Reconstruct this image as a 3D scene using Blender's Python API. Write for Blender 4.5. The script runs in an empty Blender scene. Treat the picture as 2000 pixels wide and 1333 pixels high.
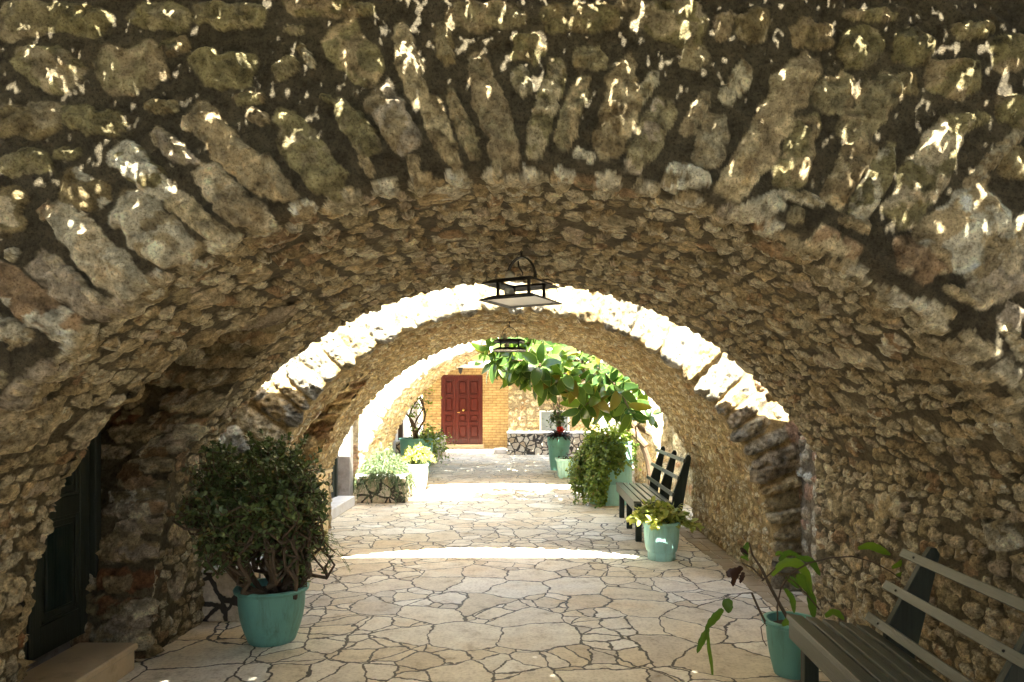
import bpy, bmesh, math, random
import numpy as np
from mathutils import Vector, Matrix

# ------------------------------------------------------------------ camera, sky, sun
scene = bpy.context.scene
random.seed(7)
RS = np.random.RandomState(11)
COL = scene.collection
R = math.radians
F, HY, CX, EYE = 1333.0, 790.0, 1000.0, 1.5      # photo measurements: focal px, horizon, centre, eye height
def P(px, py, Y):
    return Vector(((px-CX)*Y/F, Y, EYE-(py-HY)*Y/F))

cam_d = bpy.data.cameras.new('camera'); cam = bpy.data.objects.new('camera', cam_d); COL.objects.link(cam)
cam.location = (0, 0, EYE); cam.rotation_euler = (R(90), 0, 0)
cam_d.sensor_width = 36; cam_d.lens = 36*F/2000; cam_d.shift_y = (HY-666.5)/2000
cam_d.clip_start = .05; cam_d.clip_end = 1000
scene.camera = cam

SUN_EL = R(54)
world = bpy.data.worlds.new('World'); scene.world = world; world.use_nodes = True
wn = world.node_tree; bg = wn.nodes['Background']
sky = wn.nodes.new('ShaderNodeTexSky'); sky.sky_type = 'NISHITA'; sky.sun_disc = False
sky.sun_elevation = SUN_EL; sky.sun_rotation = R(173)
wb = wn.nodes.new('ShaderNodeMix'); wb.data_type = 'RGBA'; wb.blend_type = 'MULTIPLY'; wb.inputs[0].default_value = 1; wb.inputs[7].default_value = (1, .90, .73, 1)   # the photograph's warm white balance
wn.links.new(sky.outputs[0], wb.inputs[6]); wn.links.new(wb.outputs[2], bg.inputs[0]); bg.inputs[1].default_value = .15
sl = bpy.data.lights.new('sun', 'SUN'); sl.energy = 5.0; sl.angle = R(.42); sl.color = (1, .96, .84)
sun = bpy.data.objects.new('sun', sl); COL.objects.link(sun); sun.location = (1, -8, 12)
sun.rotation_euler = Vector((-.07, .588, -.81)).to_track_quat('-Z', 'Y').to_euler()
scene.view_settings.view_transform = 'Standard'; scene.view_settings.look = 'None'
scene.view_settings.gamma = 1; scene.view_settings.exposure = 3.7
try:
    scene.cycles.use_denoising = True
    scene.cycles.max_bounces = 14; scene.cycles.diffuse_bounces = 10; scene.cycles.transmission_bounces = 6
    scene.cycles.sample_clamp_indirect = 6
except Exception: pass

# ------------------------------------------------------------------ object helpers
def tag(o, label=None, cat=None, group=None, kind=None):
    if label: o['label'] = label
    if cat: o['category'] = cat
    if group: o['group'] = group
    if kind: o['kind'] = kind
    return o
def empty(name, loc=(0, 0, 0), rz=0):
    o = bpy.data.objects.new(name, None); COL.objects.link(o); o.location = loc; o.rotation_euler = (0, 0, rz)
    o.empty_display_size = .1
    return o
def link(name, me, m, parent=None, smooth=False):
    if m is not None: me.materials.append(m)
    if smooth:
        me.polygons.foreach_set('use_smooth', np.ones(len(me.polygons), dtype=bool))
    o = bpy.data.objects.new(name, me); COL.objects.link(o)
    if parent is not None: o.parent = parent
    return o
def np_mesh(name, V, Fq, k=4):
    me = bpy.data.meshes.new(name)
    V = np.ascontiguousarray(V, dtype=np.float32); Fq = np.ascontiguousarray(Fq, dtype=np.int32)
    me.vertices.add(len(V)); me.vertices.foreach_set('co', V.ravel())
    me.loops.add(Fq.size); me.loops.foreach_set('vertex_index', Fq.ravel())
    me.polygons.add(len(Fq))
    me.polygons.foreach_set('loop_start', np.arange(0, Fq.size, k, dtype=np.int32))
    me.polygons.foreach_set('loop_total', np.full(len(Fq), k, dtype=np.int32))
    me.update(calc_edges=True)
    return me

class MB:
    """collects boxes, tubes, lathes ; build() links ONE mesh"""
    def __init__(s): s.bm = bmesh.new()
    def box(s, x0, x1, y0, y1, z0, z1, bev=0.0, mat=None, seg=1):
        b = bmesh.new(); bmesh.ops.create_cube(b, size=1)
        M = Matrix.Translation(((x0+x1)/2, (y0+y1)/2, (z0+z1)/2)) @ Matrix.Diagonal((abs(x1-x0), abs(y1-y0), abs(z1-z0), 1))
        bmesh.ops.transform(b, matrix=M, verts=b.verts)
        if bev > 0: bmesh.ops.bevel(b, geom=b.edges[:], offset=bev, segments=seg, affect='EDGES', profile=.5)
        if mat is not None: bmesh.ops.transform(b, matrix=mat, verts=b.verts)
        s._add(b); return s
    def _add(s, b):
        me = bpy.data.meshes.new('t'); b.to_mesh(me); b.free(); s.bm.from_mesh(me); bpy.data.meshes.remove(me)
    def prism(s, pts, axis_vec, bev=0.0):
        b = bmesh.new(); vs = [b.verts.new(p) for p in pts]; f = b.faces.new(vs)
        r = bmesh.ops.extrude_face_region(b, geom=[f]); ev = [g for g in r['geom'] if isinstance(g, bmesh.types.BMVert)]
        bmesh.ops.translate(b, vec=axis_vec, verts=ev); bmesh.ops.recalc_face_normals(b, faces=b.faces)
        if bev > 0: bmesh.ops.bevel(b, geom=b.edges[:], offset=bev, segments=1, affect='EDGES')
        s._add(b); return s
    def tube(s, pts, rad, n=8, caps=True):
        pts = [Vector(p) for p in pts]
        if not hasattr(rad, '__len__'): rad = [rad]*len(pts)
        rings = []; up = Vector((.3, .2, .93))
        for i, p in enumerate(pts):
            t = (pts[min(i+1, len(pts)-1)]-pts[max(i-1, 0)]).normalized()
            a = t.cross(up)
            if a.length < 1e-3: a = t.cross(Vector((1, 0, 0)))
            a.normalize(); c = t.cross(a); up = a.cross(t) if False else up
            rings.append([s.bm.verts.new(p+(a*math.cos(2*math.pi*k/n)+c*math.sin(2*math.pi*k/n))*rad[i]) for k in range(n)])
        for r0, r1 in zip(rings, rings[1:]):
            for k in range(n): s.bm.faces.new((r0[k], r0[(k+1) % n], r1[(k+1) % n], r1[k]))
        if caps and n > 2:
            s.bm.faces.new(rings[0][::-1]); s.bm.faces.new(rings[-1])
        return s
    def lathe(s, prof, c=(0, 0, 0), n=48, mod=None):
        rings = []
        for i, (r, z) in enumerate(prof):
            ring = []
            for k in range(n):
                a = 2*math.pi*k/n; rr = r*(mod(i, a) if mod else 1)
                ring.append(s.bm.verts.new((c[0]+rr*math.cos(a), c[1]+rr*math.sin(a), c[2]+z)))
            rings.append(ring)
        for r0, r1 in zip(rings, rings[1:]):
            for k in range(n): s.bm.faces.new((r0[k], r0[(k+1) % n], r1[(k+1) % n], r1[k]))
        s.bm.faces.new(rings[0][::-1]); s.bm.faces.new(rings[-1])
        return s
    def ball(s, c, r, u=12, v=8, sc=(1, 1, 1)):
        b = bmesh.new(); bmesh.ops.create_uvsphere(b, u_segments=u, v_segments=v, radius=r)
        bmesh.ops.transform(b, matrix=Matrix.Translation(c) @ Matrix.Diagonal((*sc, 1)), verts=b.verts); s._add(b); return s
    def quad(s, a, b, c, d): s.bm.faces.new([s.bm.verts.new(p) for p in (a, b, c, d)]); return s
    def build(s, name, m, parent=None, smooth=False):
        bmesh.ops.recalc_face_normals(s.bm, faces=s.bm.faces)
        me = bpy.data.meshes.new(name); s.bm.to_mesh(me); s.bm.free()
        o = link(name, me, m, parent)
        if smooth:
            me.polygons.foreach_set('use_smooth', np.ones(len(me.polygons), dtype=bool))
            try: me.set_sharp_from_angle(angle=R(35))
            except Exception: pass
        return o

# ------------------------------------------------------------------ noise
def _h(i, j, s):
    v = np.sin(i*127.1+j*311.7+s*74.7)*43758.5453
    return v-np.floor(v)
def vn(x, y, s=0):
    xi = np.floor(x); yi = np.floor(y); fx = x-xi; fy = y-yi
    fx = fx*fx*(3-2*fx); fy = fy*fy*(3-2*fy)
    a = _h(xi, yi, s); b = _h(xi+1, yi, s); c = _h(xi, yi+1, s); d = _h(xi+1, yi+1, s)
    return (a*(1-fx)+b*fx)*(1-fy)+(c*(1-fx)+d*fx)*fy
def fbm(x, y, s=0, o=4):
    t = 0; a = .5; n = 0
    for k in range(o):
        t = t+a*vn(x*2**k+k*17.3, y*2**k+k*9.1, s+k); n += a; a *= .55
    return t/n-.5
def ss(a, b, x):
    t = np.clip((x-a)/(b-a), 0, 1); return t*t*(3-2*t)

# ------------------------------------------------------------------ materials
def new_mat(name):
    m = bpy.data.materials.new(name); m.use_nodes = True; nt = m.node_tree
    return m, nt, nt.nodes['Principled BSDF']
def N(nt, t, **kw):
    n = nt.nodes.new(t)
    for k, v in kw.items():
        if k.startswith('i_'): n.inputs[int(k[2:]) if k[2:].isdigit() else k[2:]].default_value = v
        else: setattr(n, k, v)
    return n
def L(nt, a, b): nt.links.new(a, b)
def noise_node(nt, vec, scale, detail=5, rough=.6, dist=0):
    n = N(nt, 'ShaderNodeTexNoise'); n.inputs['Scale'].default_value = scale; n.inputs['Detail'].default_value = detail
    n.inputs['Roughness'].default_value = rough; n.inputs['Distortion'].default_value = dist
    if vec is not None: L(nt, vec, n.inputs['Vector'])
    return n
def ramp(nt, fac, stops):
    r = N(nt, 'ShaderNodeValToRGB'); e = r.color_ramp.elements
    while len(e) < len(stops): e.new(.5)
    for i, (p, c) in enumerate(stops): e[i].position = p; e[i].color = (*c, 1) if len(c) == 3 else c
    L(nt, fac, r.inputs[0]); return r
def mixc(nt, fac, a, b, mode='MIX'):
    m = N(nt, 'ShaderNodeMix', data_type='RGBA', blend_type=mode)
    for s, v in ((0, fac), (6, a), (7, b)):
        if hasattr(v, 'is_linked') or isinstance(v, bpy.types.NodeSocket): L(nt, v, m.inputs[s])
        elif s == 0: m.inputs[0].default_value = v
        else: m.inputs[s].default_value = (*v, 1) if len(v) == 3 else v
    return m.outputs[2]
def math_n(nt, op, a, b=None, clamp=False):
    m = N(nt, 'ShaderNodeMath', operation=op, use_clamp=clamp)
    for i, v in ((0, a), (1, b)):
        if v is None: continue
        if isinstance(v, (int, float)): m.inputs[i].default_value = v
        else: L(nt, v, m.inputs[i])
    return m.outputs[0]
def bump(nt, bsdf, height, strength=.5, dist=.01, prev=None):
    b = N(nt, 'ShaderNodeBump'); b.inputs['Strength'].default_value = strength; b.inputs['Distance'].default_value = dist
    L(nt, height, b.inputs['Height'])
    if prev is not None: L(nt, prev, b.inputs['Normal'])
    L(nt, b.outputs[0], bsdf.inputs['Normal']); return b.outputs[0]

def mat_simple(name, col, rough=.6, var=.25, scale=12, bmp=.2, bscale=60, metal=0, dirt=None, dscale=3, spec=.5):
    m, nt, b = new_mat(name); tc = N(nt, 'ShaderNodeTexCoord').outputs['Object']
    n = noise_node(nt, tc, scale, 5)
    c = mixc(nt, n.outputs[0], [v*(1-var) for v in col], [min(1, v*(1+var)) for v in col])
    if dirt:
        dn = noise_node(nt, tc, dscale, 6, .7); r = ramp(nt, dn.outputs[0], [(.52, (0, 0, 0)), (.68, (1, 1, 1))])
        c = mixc(nt, r.outputs[0], c, dirt)
    L(nt, c, b.inputs['Base Color']); b.inputs['Roughness'].default_value = rough; b.inputs['Metallic'].default_value = metal
    b.inputs['Specular IOR Level'].default_value = spec
    if bmp > 0:
        n2 = noise_node(nt, tc, bscale, 4); bump(nt, b, n2.outputs[0], bmp, .01)
    return m

def mat_masonry(name, gain=1.0, bsc=1.0):
    m, nt, b = new_mat(name)
    at = N(nt, 'ShaderNodeAttribute', attribute_name='Col'); tc = N(nt, 'ShaderNodeTexCoord').outputs['Object']
    n1 = noise_node(nt, tc, 22*bsc, 8, .72); n2 = noise_node(nt, tc, 95*bsc, 4, .7)
    r1 = ramp(nt, n1.outputs[0], [(.30, (.34, .30, .24)), (.44, (.80, .77, .71)), (.58, (1.08, 1.07, 1.05)), (.72, (1.45, 1.42, 1.36))])
    r2 = ramp(nt, n2.outputs[0], [(.36, (.42, .39, .34)), (.48, (1, 1, 1)), (.72, (1.3, 1.3, 1.27))])
    c = mixc(nt, 1.0, at.outputs['Color'], r1.outputs[0], 'MULTIPLY'); c = mixc(nt, .8, c, r2.outputs[0], 'MULTIPLY')
    # sparse dark pits and ochre stains of the stone itself
    n3 = noise_node(nt, tc, 9*bsc, 6, .75); r3 = ramp(nt, n3.outputs[0], [(.56, (0, 0, 0)), (.66, (1, 1, 1))])
    c = mixc(nt, math_n(nt, 'MULTIPLY', r3.outputs[0], .45), c, mixc(nt, 1.0, c, (.90, .70, .46), 'MULTIPLY'))
    c = mixc(nt, 1.0, c, (gain*.98, gain*.98, gain*.90), 'MULTIPLY')
    L(nt, c, b.inputs['Base Color']); b.inputs['Roughness'].default_value = .88; b.inputs['Specular IOR Level'].default_value = .25
    n4 = noise_node(nt, tc, 34*bsc, 8, .75, .6); n5 = noise_node(nt, tc, 150*bsc, 3, .6)
    p = bump(nt, b, n4.outputs[0], .9, .035); bump(nt, b, n5.outputs[0], .6, .006, p)
    return m
M_A = mat_masonry('masonry_grey', 1.0); M_B = mat_masonry('masonry_cream', 1.0, .8); M_C = mat_masonry('masonry_white', 1.0, .6)

def mat_paving():
    m, nt, b = new_mat('crazy_paving'); tc = N(nt, 'ShaderNodeTexCoord').outputs['Object']
    w = noise_node(nt, tc, 2.2, 4, .6); w2 = noise_node(nt, tc, 11, 3, .6)
    def warp(v, n, k):
        s = N(nt, 'ShaderNodeVectorMath', operation='SUBTRACT'); L(nt, n.outputs['Color'], s.inputs[0]); s.inputs[1].default_value = (.5, .5, .5)
        sc = N(nt, 'ShaderNodeVectorMath', operation='SCALE'); L(nt, s.outputs[0], sc.inputs[0]); sc.inputs['Scale'].default_value = k
        a = N(nt, 'ShaderNodeVectorMath', operation='ADD'); L(nt, v, a.inputs[0]); L(nt, sc.outputs[0], a.inputs[1]); return a.outputs[0]
    v = warp(warp(tc, w, .22), w2, .045)
    mp = N(nt, 'ShaderNodeMapping'); mp.inputs['Scale'].default_value = (1, 1, 0); L(nt, v, mp.inputs[0]); v = mp.outputs[0]
    def vor(scale, feat):
        n = N(nt, 'ShaderNodeTexVoronoi', feature=feat, voronoi_dimensions='2D'); n.inputs['Scale'].default_value = scale
        n.inputs['Randomness'].default_value = 1.0; L(nt, v, n.inputs['Vector']); return n
    S1, S2 = 2.55, 4.6
    e1 = vor(S1, 'DISTANCE_TO_EDGE'); c1 = vor(S1, 'F1'); e2 = vor(S2, 'DISTANCE_TO_EDGE'); c2 = vor(S2, 'F1')
    sep = N(nt, 'ShaderNodeSeparateColor'); L(nt, c1.outputs['Color'], sep.inputs[0])
    sel = math_n(nt, 'GREATER_THAN', sep.outputs[0], .5)          # split half of the slabs again
    d1 = math_n(nt, 'DIVIDE', e1.outputs[0], S1); d2 = math_n(nt, 'DIVIDE', e2.outputs[0], S2)
    d2b = math_n(nt, 'ADD', math_n(nt, 'MULTIPLY', math_n(nt, 'SUBTRACT', 1.0, sel), 1.0), d2)
    d = math_n(nt, 'MINIMUM', d1, d2b)
    jn = noise_node(nt, tc, 30, 4, .7); wj = noise_node(nt, tc, 1.3, 3)
    d = math_n(nt, 'ADD', d, math_n(nt, 'MULTIPLY', math_n(nt, 'SUBTRACT', jn.outputs[0], .5), .012))
    d = math_n(nt, 'SUBTRACT', d, math_n(nt, 'MULTIPLY', math_n(nt, 'SUBTRACT', wj.outputs[0], .45), .014))
    j = N(nt, 'ShaderNodeMapRange', interpolation_type='SMOOTHSTEP'); L(nt, d, j.inputs[0]); j.inputs[1].default_value = .0045; j.inputs[2].default_value = .0082
    slab = j.outputs[0]
    rnd = mixc(nt, sel, c1.outputs['Color'], c2.outputs['Color'])
    sr = N(nt, 'ShaderNodeSeparateColor'); L(nt, rnd, sr.inputs[0])
    base = ramp(nt, sr.outputs[1], [(0, (.60, .51, .37)), (.2, (.80, .76, .66)), (.42, (.72, .64, .51)), (.6, (.86, .83, .76)), (.8, (.72, .63, .47)), (1, (.60, .55, .48))])
    big = noise_node(nt, tc, .55, 4); n1 = noise_node(nt, tc, 7, 8, .72); n2 = noise_node(nt, tc, 45, 5, .7)
    c = mixc(nt, 1.0, base.outputs[0], ramp(nt, n1.outputs[0], [(.30, (.62, .55, .45)), (.45, (1.0, .98, .95)), (.66, (1.16, 1.15, 1.12))]).outputs[0], 'MULTIPLY')
    c = mixc(nt, .7, c, ramp(nt, n2.outputs[0], [(.34, (.66, .61, .54)), (.5, (1, 1, 1)), (.75, (1.15, 1.14, 1.12))]).outputs[0], 'MULTIPLY')
    oc = ramp(nt, big.outputs[0], [(.5, (0, 0, 0)), (.62, (.6, .6, .6))]); c = mixc(nt, oc.outputs[0], c, mixc(nt, 1.0, c, (.98, .82, .6), 'MULTIPLY'))
    jc = mixc(nt, n2.outputs[0], (.055, .046, .036), (.14, .12, .10))
    c = mixc(nt, slab, jc, c)
    L(nt, c, b.inputs['Base Color'])
    rg = ramp(nt, n1.outputs[0], [(.3, (.75,)*3), (.7, (.42,)*3)]); L(nt, rg.outputs[0], b.inputs['Roughness'])
    b.inputs['Specular IOR Level'].default_value = .4
    slo = math_n(nt, 'MULTIPLY', math_n(nt, 'ADD', sr.outputs[2], 1.0), slab)
    p = bump(nt, b, slo, .6, .008); p = bump(nt, b, n1.outputs[0], .35, .02, p); bump(nt, b, n2.outputs[0], .3, .006, p)
    return m
M_PAVE = mat_paving()

def mat_clad(name='crazy_cladding'):     # planter faces: pale polygons in broad dark joints
    m, nt, b = new_mat(name); tc = N(nt, 'ShaderNodeTexCoord').outputs['Object']
    n = noise_node(nt, tc, 6, 3); s = N(nt, 'ShaderNodeVectorMath', operation='MULTIPLY_ADD')
    L(nt, n.outputs['Color'], s.inputs[0]); s.inputs[1].default_value = (.09,)*3; L(nt, tc, s.inputs[2])
    v = N(nt, 'ShaderNodeTexVoronoi', feature='DISTANCE_TO_EDGE'); v.inputs['Scale'].default_value = 5.6; L(nt, s.outputs[0], v.inputs['Vector'])
    vc = N(nt, 'ShaderNodeTexVoronoi', feature='F1'); vc.inputs['Scale'].default_value = 5.6; L(nt, s.outputs[0], vc.inputs['Vector'])
    j = N(nt, 'ShaderNodeMapRange', interpolation_type='SMOOTHSTEP'); L(nt, v.outputs[0], j.inputs[0]); j.inputs[1].default_value = .06; j.inputs[2].default_value = .09
    sp = N(nt, 'ShaderNodeSeparateColor'); L(nt, vc.outputs['Color'], sp.inputs[0])
    base = ramp(nt, sp.outputs[0], [(0, (.62, .52, .38)), (.5, (.72, .66, .55)), (1, (.5, .38, .24))])
    n1 = noise_node(nt, tc, 18, 6, .7)
    c = mixc(nt, 1.0, base.outputs[0], ramp(nt, n1.outputs[0], [(.3, (.6, .55, .5)), (.6, (1.1, 1.1, 1.1))]).outputs[0], 'MULTIPLY')
    c = mixc(nt, j.outputs[0], (.055, .045, .035), c); L(nt, c, b.inputs['Base Color']); b.inputs['Roughness'].default_value = .8
    p = bump(nt, b, j.outputs[0], .8, .012); bump(nt, b, n1.outputs[0], .4, .01, p)
    return m
M_CLAD = mat_clad()

def mat_brick():
    m, nt, b = new_mat('ochre_brick'); tc = N(nt, 'ShaderNodeTexCoord').outputs['Object']
    mp = N(nt, 'ShaderNodeMapping'); mp.inputs['Rotation'].default_value = (R(90), 0, 0); L(nt, tc, mp.inputs[0])
    br = N(nt, 'ShaderNodeTexBrick'); L(nt, mp.outputs[0], br.inputs['Vector'])
    br.inputs['Scale'].default_value = 1; br.inputs['Brick Width'].default_value = .27; br.inputs['Row Height'].default_value = .09
    br.inputs['Mortar Size'].default_value = .008; br.inputs['Mortar Smooth'].default_value = .3; br.inputs['Bias'].default_value = 0
    br.inputs['Color1'].default_value = (.50, .36, .17, 1); br.inputs['Color2'].default_value = (.40, .28, .12, 1); br.inputs['Mortar'].default_value = (.24, .12, .04, 1)
    n1 = noise_node(nt, tc, 9, 5, .7); n2 = noise_node(nt, tc, 1.2, 3)
    c = mixc(nt, 1.0, br.outputs['Color'], ramp(nt, n1.outputs[0], [(.3, (.7, .66, .6)), (.6, (1.1, 1.1, 1.05))]).outputs[0], 'MULTIPLY')
    c = mixc(nt, 1.0, c, ramp(nt, n2.outputs[0], [(.35, (.8, .78, .75)), (.65, (1.15, 1.15, 1.1))]).outputs[0], 'MULTIPLY')
    L(nt, c, b.inputs['Base Color']); b.inputs['Roughness'].default_value = .8
    bump(nt, b, math_n(nt, 'SUBTRACT', 1.0, br.outputs['Fac']), .7, .01)
    return m
M_BRICK = mat_brick()

def mat_wood(name, c0, c1, rough=.5, axis=1, worn=None, sc=1.0):
    m, nt, b = new_mat(name); tc = N(nt, 'ShaderNodeTexCoord').outputs['Object']
    mp = N(nt, 'ShaderNodeMapping'); s = [45*sc]*3; s[axis] = 2.0*sc; mp.inputs['Scale'].default_value = s; L(nt, tc, mp.inputs[0])
    n = noise_node(nt, mp.outputs[0], 1, 6, .7, .4); n2 = noise_node(nt, tc, 14, 5, .7)
    c = mixc(nt, ramp(nt, n.outputs[0], [(.35, (0, 0, 0)), (.65, (1, 1, 1))]).outputs[0], c0, c1)
    if worn:
        g = N(nt, 'ShaderNodeNewGeometry'); r = ramp(nt, g.outputs['Pointiness'], [(.51, (0, 0, 0)), (.56, (1, 1, 1))])
        w = math_n(nt, 'MULTIPLY', ramp(nt, n2.outputs[0], [(.5, (0, 0, 0)), (.62, (1, 1, 1))]).outputs[0], .8)
        w = math_n(nt, 'MAXIMUM', math_n(nt, 'MULTIPLY', w, ramp(nt, n.outputs[0], [(.45, (0, 0, 0)), (.6, (1, 1, 1))]).outputs[0]), math_n(nt, 'MULTIPLY', r.outputs[0], .7))
        c = mixc(nt, w, c, worn)
    L(nt, c, b.inputs['Base Color']); b.inputs['Roughness'].default_value = rough
    b.inputs['Specular IOR Level'].default_value = .35
    p = bump(nt, b, n.outputs[0], .6, .006); bump(nt, b, n2.outputs[0], .15, .004, p)
    return m
def mat_pot(name, col, stain):
    m, nt, b = new_mat(name); tc = N(nt, 'ShaderNodeTexCoord').outputs['Object']
    sp = N(nt, 'ShaderNodeSeparateXYZ'); L(nt, tc, sp.inputs[0])
    mp = N(nt, 'ShaderNodeMapping'); mp.inputs['Scale'].default_value = (16, 16, 2.5); L(nt, tc, mp.inputs[0])
    n = noise_node(nt, mp.outputs[0], 1, 6, .7, .3); n2 = noise_node(nt, tc, 40, 6, .75); n3 = noise_node(nt, tc, 5, 4)
    c = mixc(nt, n3.outputs[0], [v*.82 for v in col], [min(1, v*1.15) for v in col])
    c = mixc(nt, ramp(nt, n.outputs[0], [(.50, (0, 0, 0)), (.72, (.8, .8, .8))]).outputs[0], c, stain)      # runs of old water
    low = math_n(nt, 'SUBTRACT', math_n(nt, 'ADD', -.02, math_n(nt, 'MULTIPLY', n2.outputs[0], .12)), sp.outputs[2])
    c = mixc(nt, math_n(nt, 'MULTIPLY', low, 8.0, True), c, [v*.45+.03 for v in col])                                  # soil splashed on the foot
    c = mixc(nt, ramp(nt, n2.outputs[0], [(.66, (0, 0, 0)), (.70, (1, 1, 1))]).outputs[0], c, [v*.45 for v in col])  # chips
    L(nt, c, b.inputs['Base Color']); b.inputs['Roughness'].default_value = .5; bump(nt, b, n2.outputs[0], .25, .004); return m
M_BENCH = mat_wood('bench_paint', (.007, .015, .010), (.022, .032, .021), .36, 1, (.10, .105, .08))
M_BENCHD = mat_wood('bench_frame_paint', (.010, .018, .014), (.022, .032, .024), .5, 2)
M_DOORG = mat_wood('dark_green_door', (.010, .022, .020), (.022, .040, .034), .4, 2, (.05, .055, .04))
M_DOORR = mat_wood('mahogany', (.050, .007, .004), (.105, .016, .008), .32, 2)
M_CREAM = mat_simple('cream_paint', (.62, .50, .28), .6, .15, 8, .15, 40, dirt=(.42, .30, .15), dscale=4)
M_STEP = mat_simple('honed_stone', (.60, .47, .30), .45, .2, 9, .2, 50, dirt=(.42, .30, .17), dscale=5)
M_WSTEP = mat_simple('white_stone', (.74, .72, .70), .6, .12, 9, .3, 50, dirt=(.55, .5, .45), dscale=3)
M_GREYST = mat_simple('grey_stone', (.34, .31, .28), .85, .4, 14, .8, 45, dirt=(.22, .18, .14), dscale=5)
M_PLAST = mat_simple('white_plaster', (.78, .76, .72), .8, .1, 4, .3, 30, dirt=(.62, .56, .46), dscale=1.5)
M_ROOF = mat_simple('roof_screed', (.30, .26, .22), .9, .3, 5, .5, 30)
M_POTG = mat_pot('green_pot_plastic', (.16, .41, .35), (.10, .20, .14))
M_POTM = mat_pot('mint_pot_plastic', (.36, .67, .62), (.26, .42, .30))
M_POTW = mat_simple('white_pot', (.74, .80, .76), .45, .06, 5, .1, 70)
M_POTL = mat_simple('pale_mint_pot', (.50, .80, .70), .45, .06, 5, .1, 70)
M_SOIL = mat_simple('soil', (.045, .03, .02), .95, .5, 60, 1, 120)
M_IRON = mat_simple('black_iron', (.018, .016, .014), .5, .4, 30, .4, 80, spec=.4)
M_BRASS = mat_simple('brass', (.6, .42, .12), .3, .1, 20, 0, metal=1)
M_BULB = mat_simple('opal_glass', (.72, .70, .62), .2, .03, 5, 0)
M_PANE = mat_simple('frosted_pane', (.36, .34, .29), .25, .1, 5, .1)
M_GLASS = mat_simple('dark_glass', (.22, .25, .24), .08, .3, 3, .05, 6)
M_WHITEP = mat_simple('white_paint', (.76, .73, .68), .5, .08, 9, .1)
M_CABLE = mat_simple('cable', (.012, .011, .010), .6, .1, 9, 0)

def mat_leaf(name, dark, light, rough=.4, trans=.25, tcol=None, edge=None):
    m, nt, b = new_mat(name); at = N(nt, 'ShaderNodeAttribute', attribute_name='lv'); tc = N(nt, 'ShaderNodeTexCoord').outputs['Object']
    n = noise_node(nt, tc, 35, 4, .6); sp = N(nt, 'ShaderNodeSeparateColor'); L(nt, at.outputs['Color'], sp.inputs[0])
    f = math_n(nt, 'ADD', math_n(nt, 'MULTIPLY', sp.outputs[0], .75), math_n(nt, 'MULTIPLY', n.outputs[0], .25))
    c = mixc(nt, f, dark, light)
    c = mixc(nt, math_n(nt, 'MULTIPLY', math_n(nt, 'GREATER_THAN', sp.outputs[1], .93), .5), c, (.34, .22, .06))
    if edge:
        e = ramp(nt, sp.outputs[2], [(.90, (0, 0, 0)), (1.0, (1, 1, 1))]); c = mixc(nt, e.outputs[0], c, edge)
    L(nt, c, b.inputs['Base Color']); b.inputs['Roughness'].default_value = rough
    bump(nt, b, n.outputs[0], .2, .004)
    t = N(nt, 'ShaderNodeBsdfTranslucent'); L(nt, mixc(nt, 1.0, c, tcol or (1.6, 1.7, .6), 'MULTIPLY'), t.inputs[0])
    mx = N(nt, 'ShaderNodeMixShader'); mx.inputs[0].default_value = trans
    L(nt, b.outputs[0], mx.inputs[1]); L(nt, t.outputs[0], mx.inputs[2]); L(nt, mx.outputs[0], nt.nodes['Material Output'].inputs[0])
    return m
M_JADE = mat_leaf('jade_leaf', (.050, .085, .025), (.20, .26, .09), .35, .06)
M_FICUS = mat_leaf('rubber_leaf', (.018, .052, .018), (.12, .19, .045), .18, .36, (2.2, 2.1, .7), edge=(.30, .36, .10))
M_ROSE = mat_leaf('grey_green_leaf', (.09, .15, .06), (.28, .36, .16), .6, .25)
M_LAV = mat_leaf('lavender_leaf', (.06, .10, .05), (.20, .26, .14), .6, .2)
M_IVY = mat_leaf('ivy_leaf', (.06, .13, .018), (.34, .42, .09), .4, .28)
M_YEL = mat_leaf('yellow_green_leaf', (.20, .30, .06), (.66, .64, .22), .4, .35, (1.2, 1.2, .6))
M_VINE = mat_leaf('vine_leaf', (.035, .07, .015), (.10, .15, .03), .5, .08)
M_EPI = mat_leaf('strap_leaf', (.045, .11, .015), (.16, .26, .03), .35, .25)
M_DARKL = mat_leaf('purple_leaf', (.03, .012, .012), (.08, .035, .02), .4, .1)
M_RED = mat_simple('red_petal', (.62, .045, .02), .5, .2, 20, 0)
M_BARK = mat_simple('bark', (.13, .085, .05), .9, .5, 25, .9, 60)
M_JSTEM = mat_simple('jade_stem', (.11, .075, .045), .85, .4, 30, .7, 60)
M_GSTEM = mat_simple('green_stem', (.07, .10, .03), .6, .3, 20, .1)

# ------------------------------------------------------------------ rubble masonry surfaces
PAL_A = [(.47, .40, .28), (.56, .50, .38), (.38, .30, .19), (.40, .35, .26), (.31, .26, .17), (.50, .41, .27), (.34, .235, .15), (.44, .37, .30), (.60, .54, .43), (.42, .33, .21)]
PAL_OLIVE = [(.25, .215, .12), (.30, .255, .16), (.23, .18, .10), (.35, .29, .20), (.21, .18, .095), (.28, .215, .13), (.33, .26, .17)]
PAL_S = [tuple(min(.8, c*1.08) for c in q) for q in PAL_A]
PALE = [(.66, .60, .49), (.60, .54, .43), (.70, .65, .55), (.58, .49, .36)]
PAL_B = [(.62, .52, .34), (.66, .57, .41), (.55, .42, .24), (.50, .41, .27), (.58, .46, .27), (.40, .27, .15)]
PAL_W = [(.72, .68, .60), (.66, .60, .50), (.60, .50, .38), (.74, .71, .66), (.48, .32, .24)]

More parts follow.
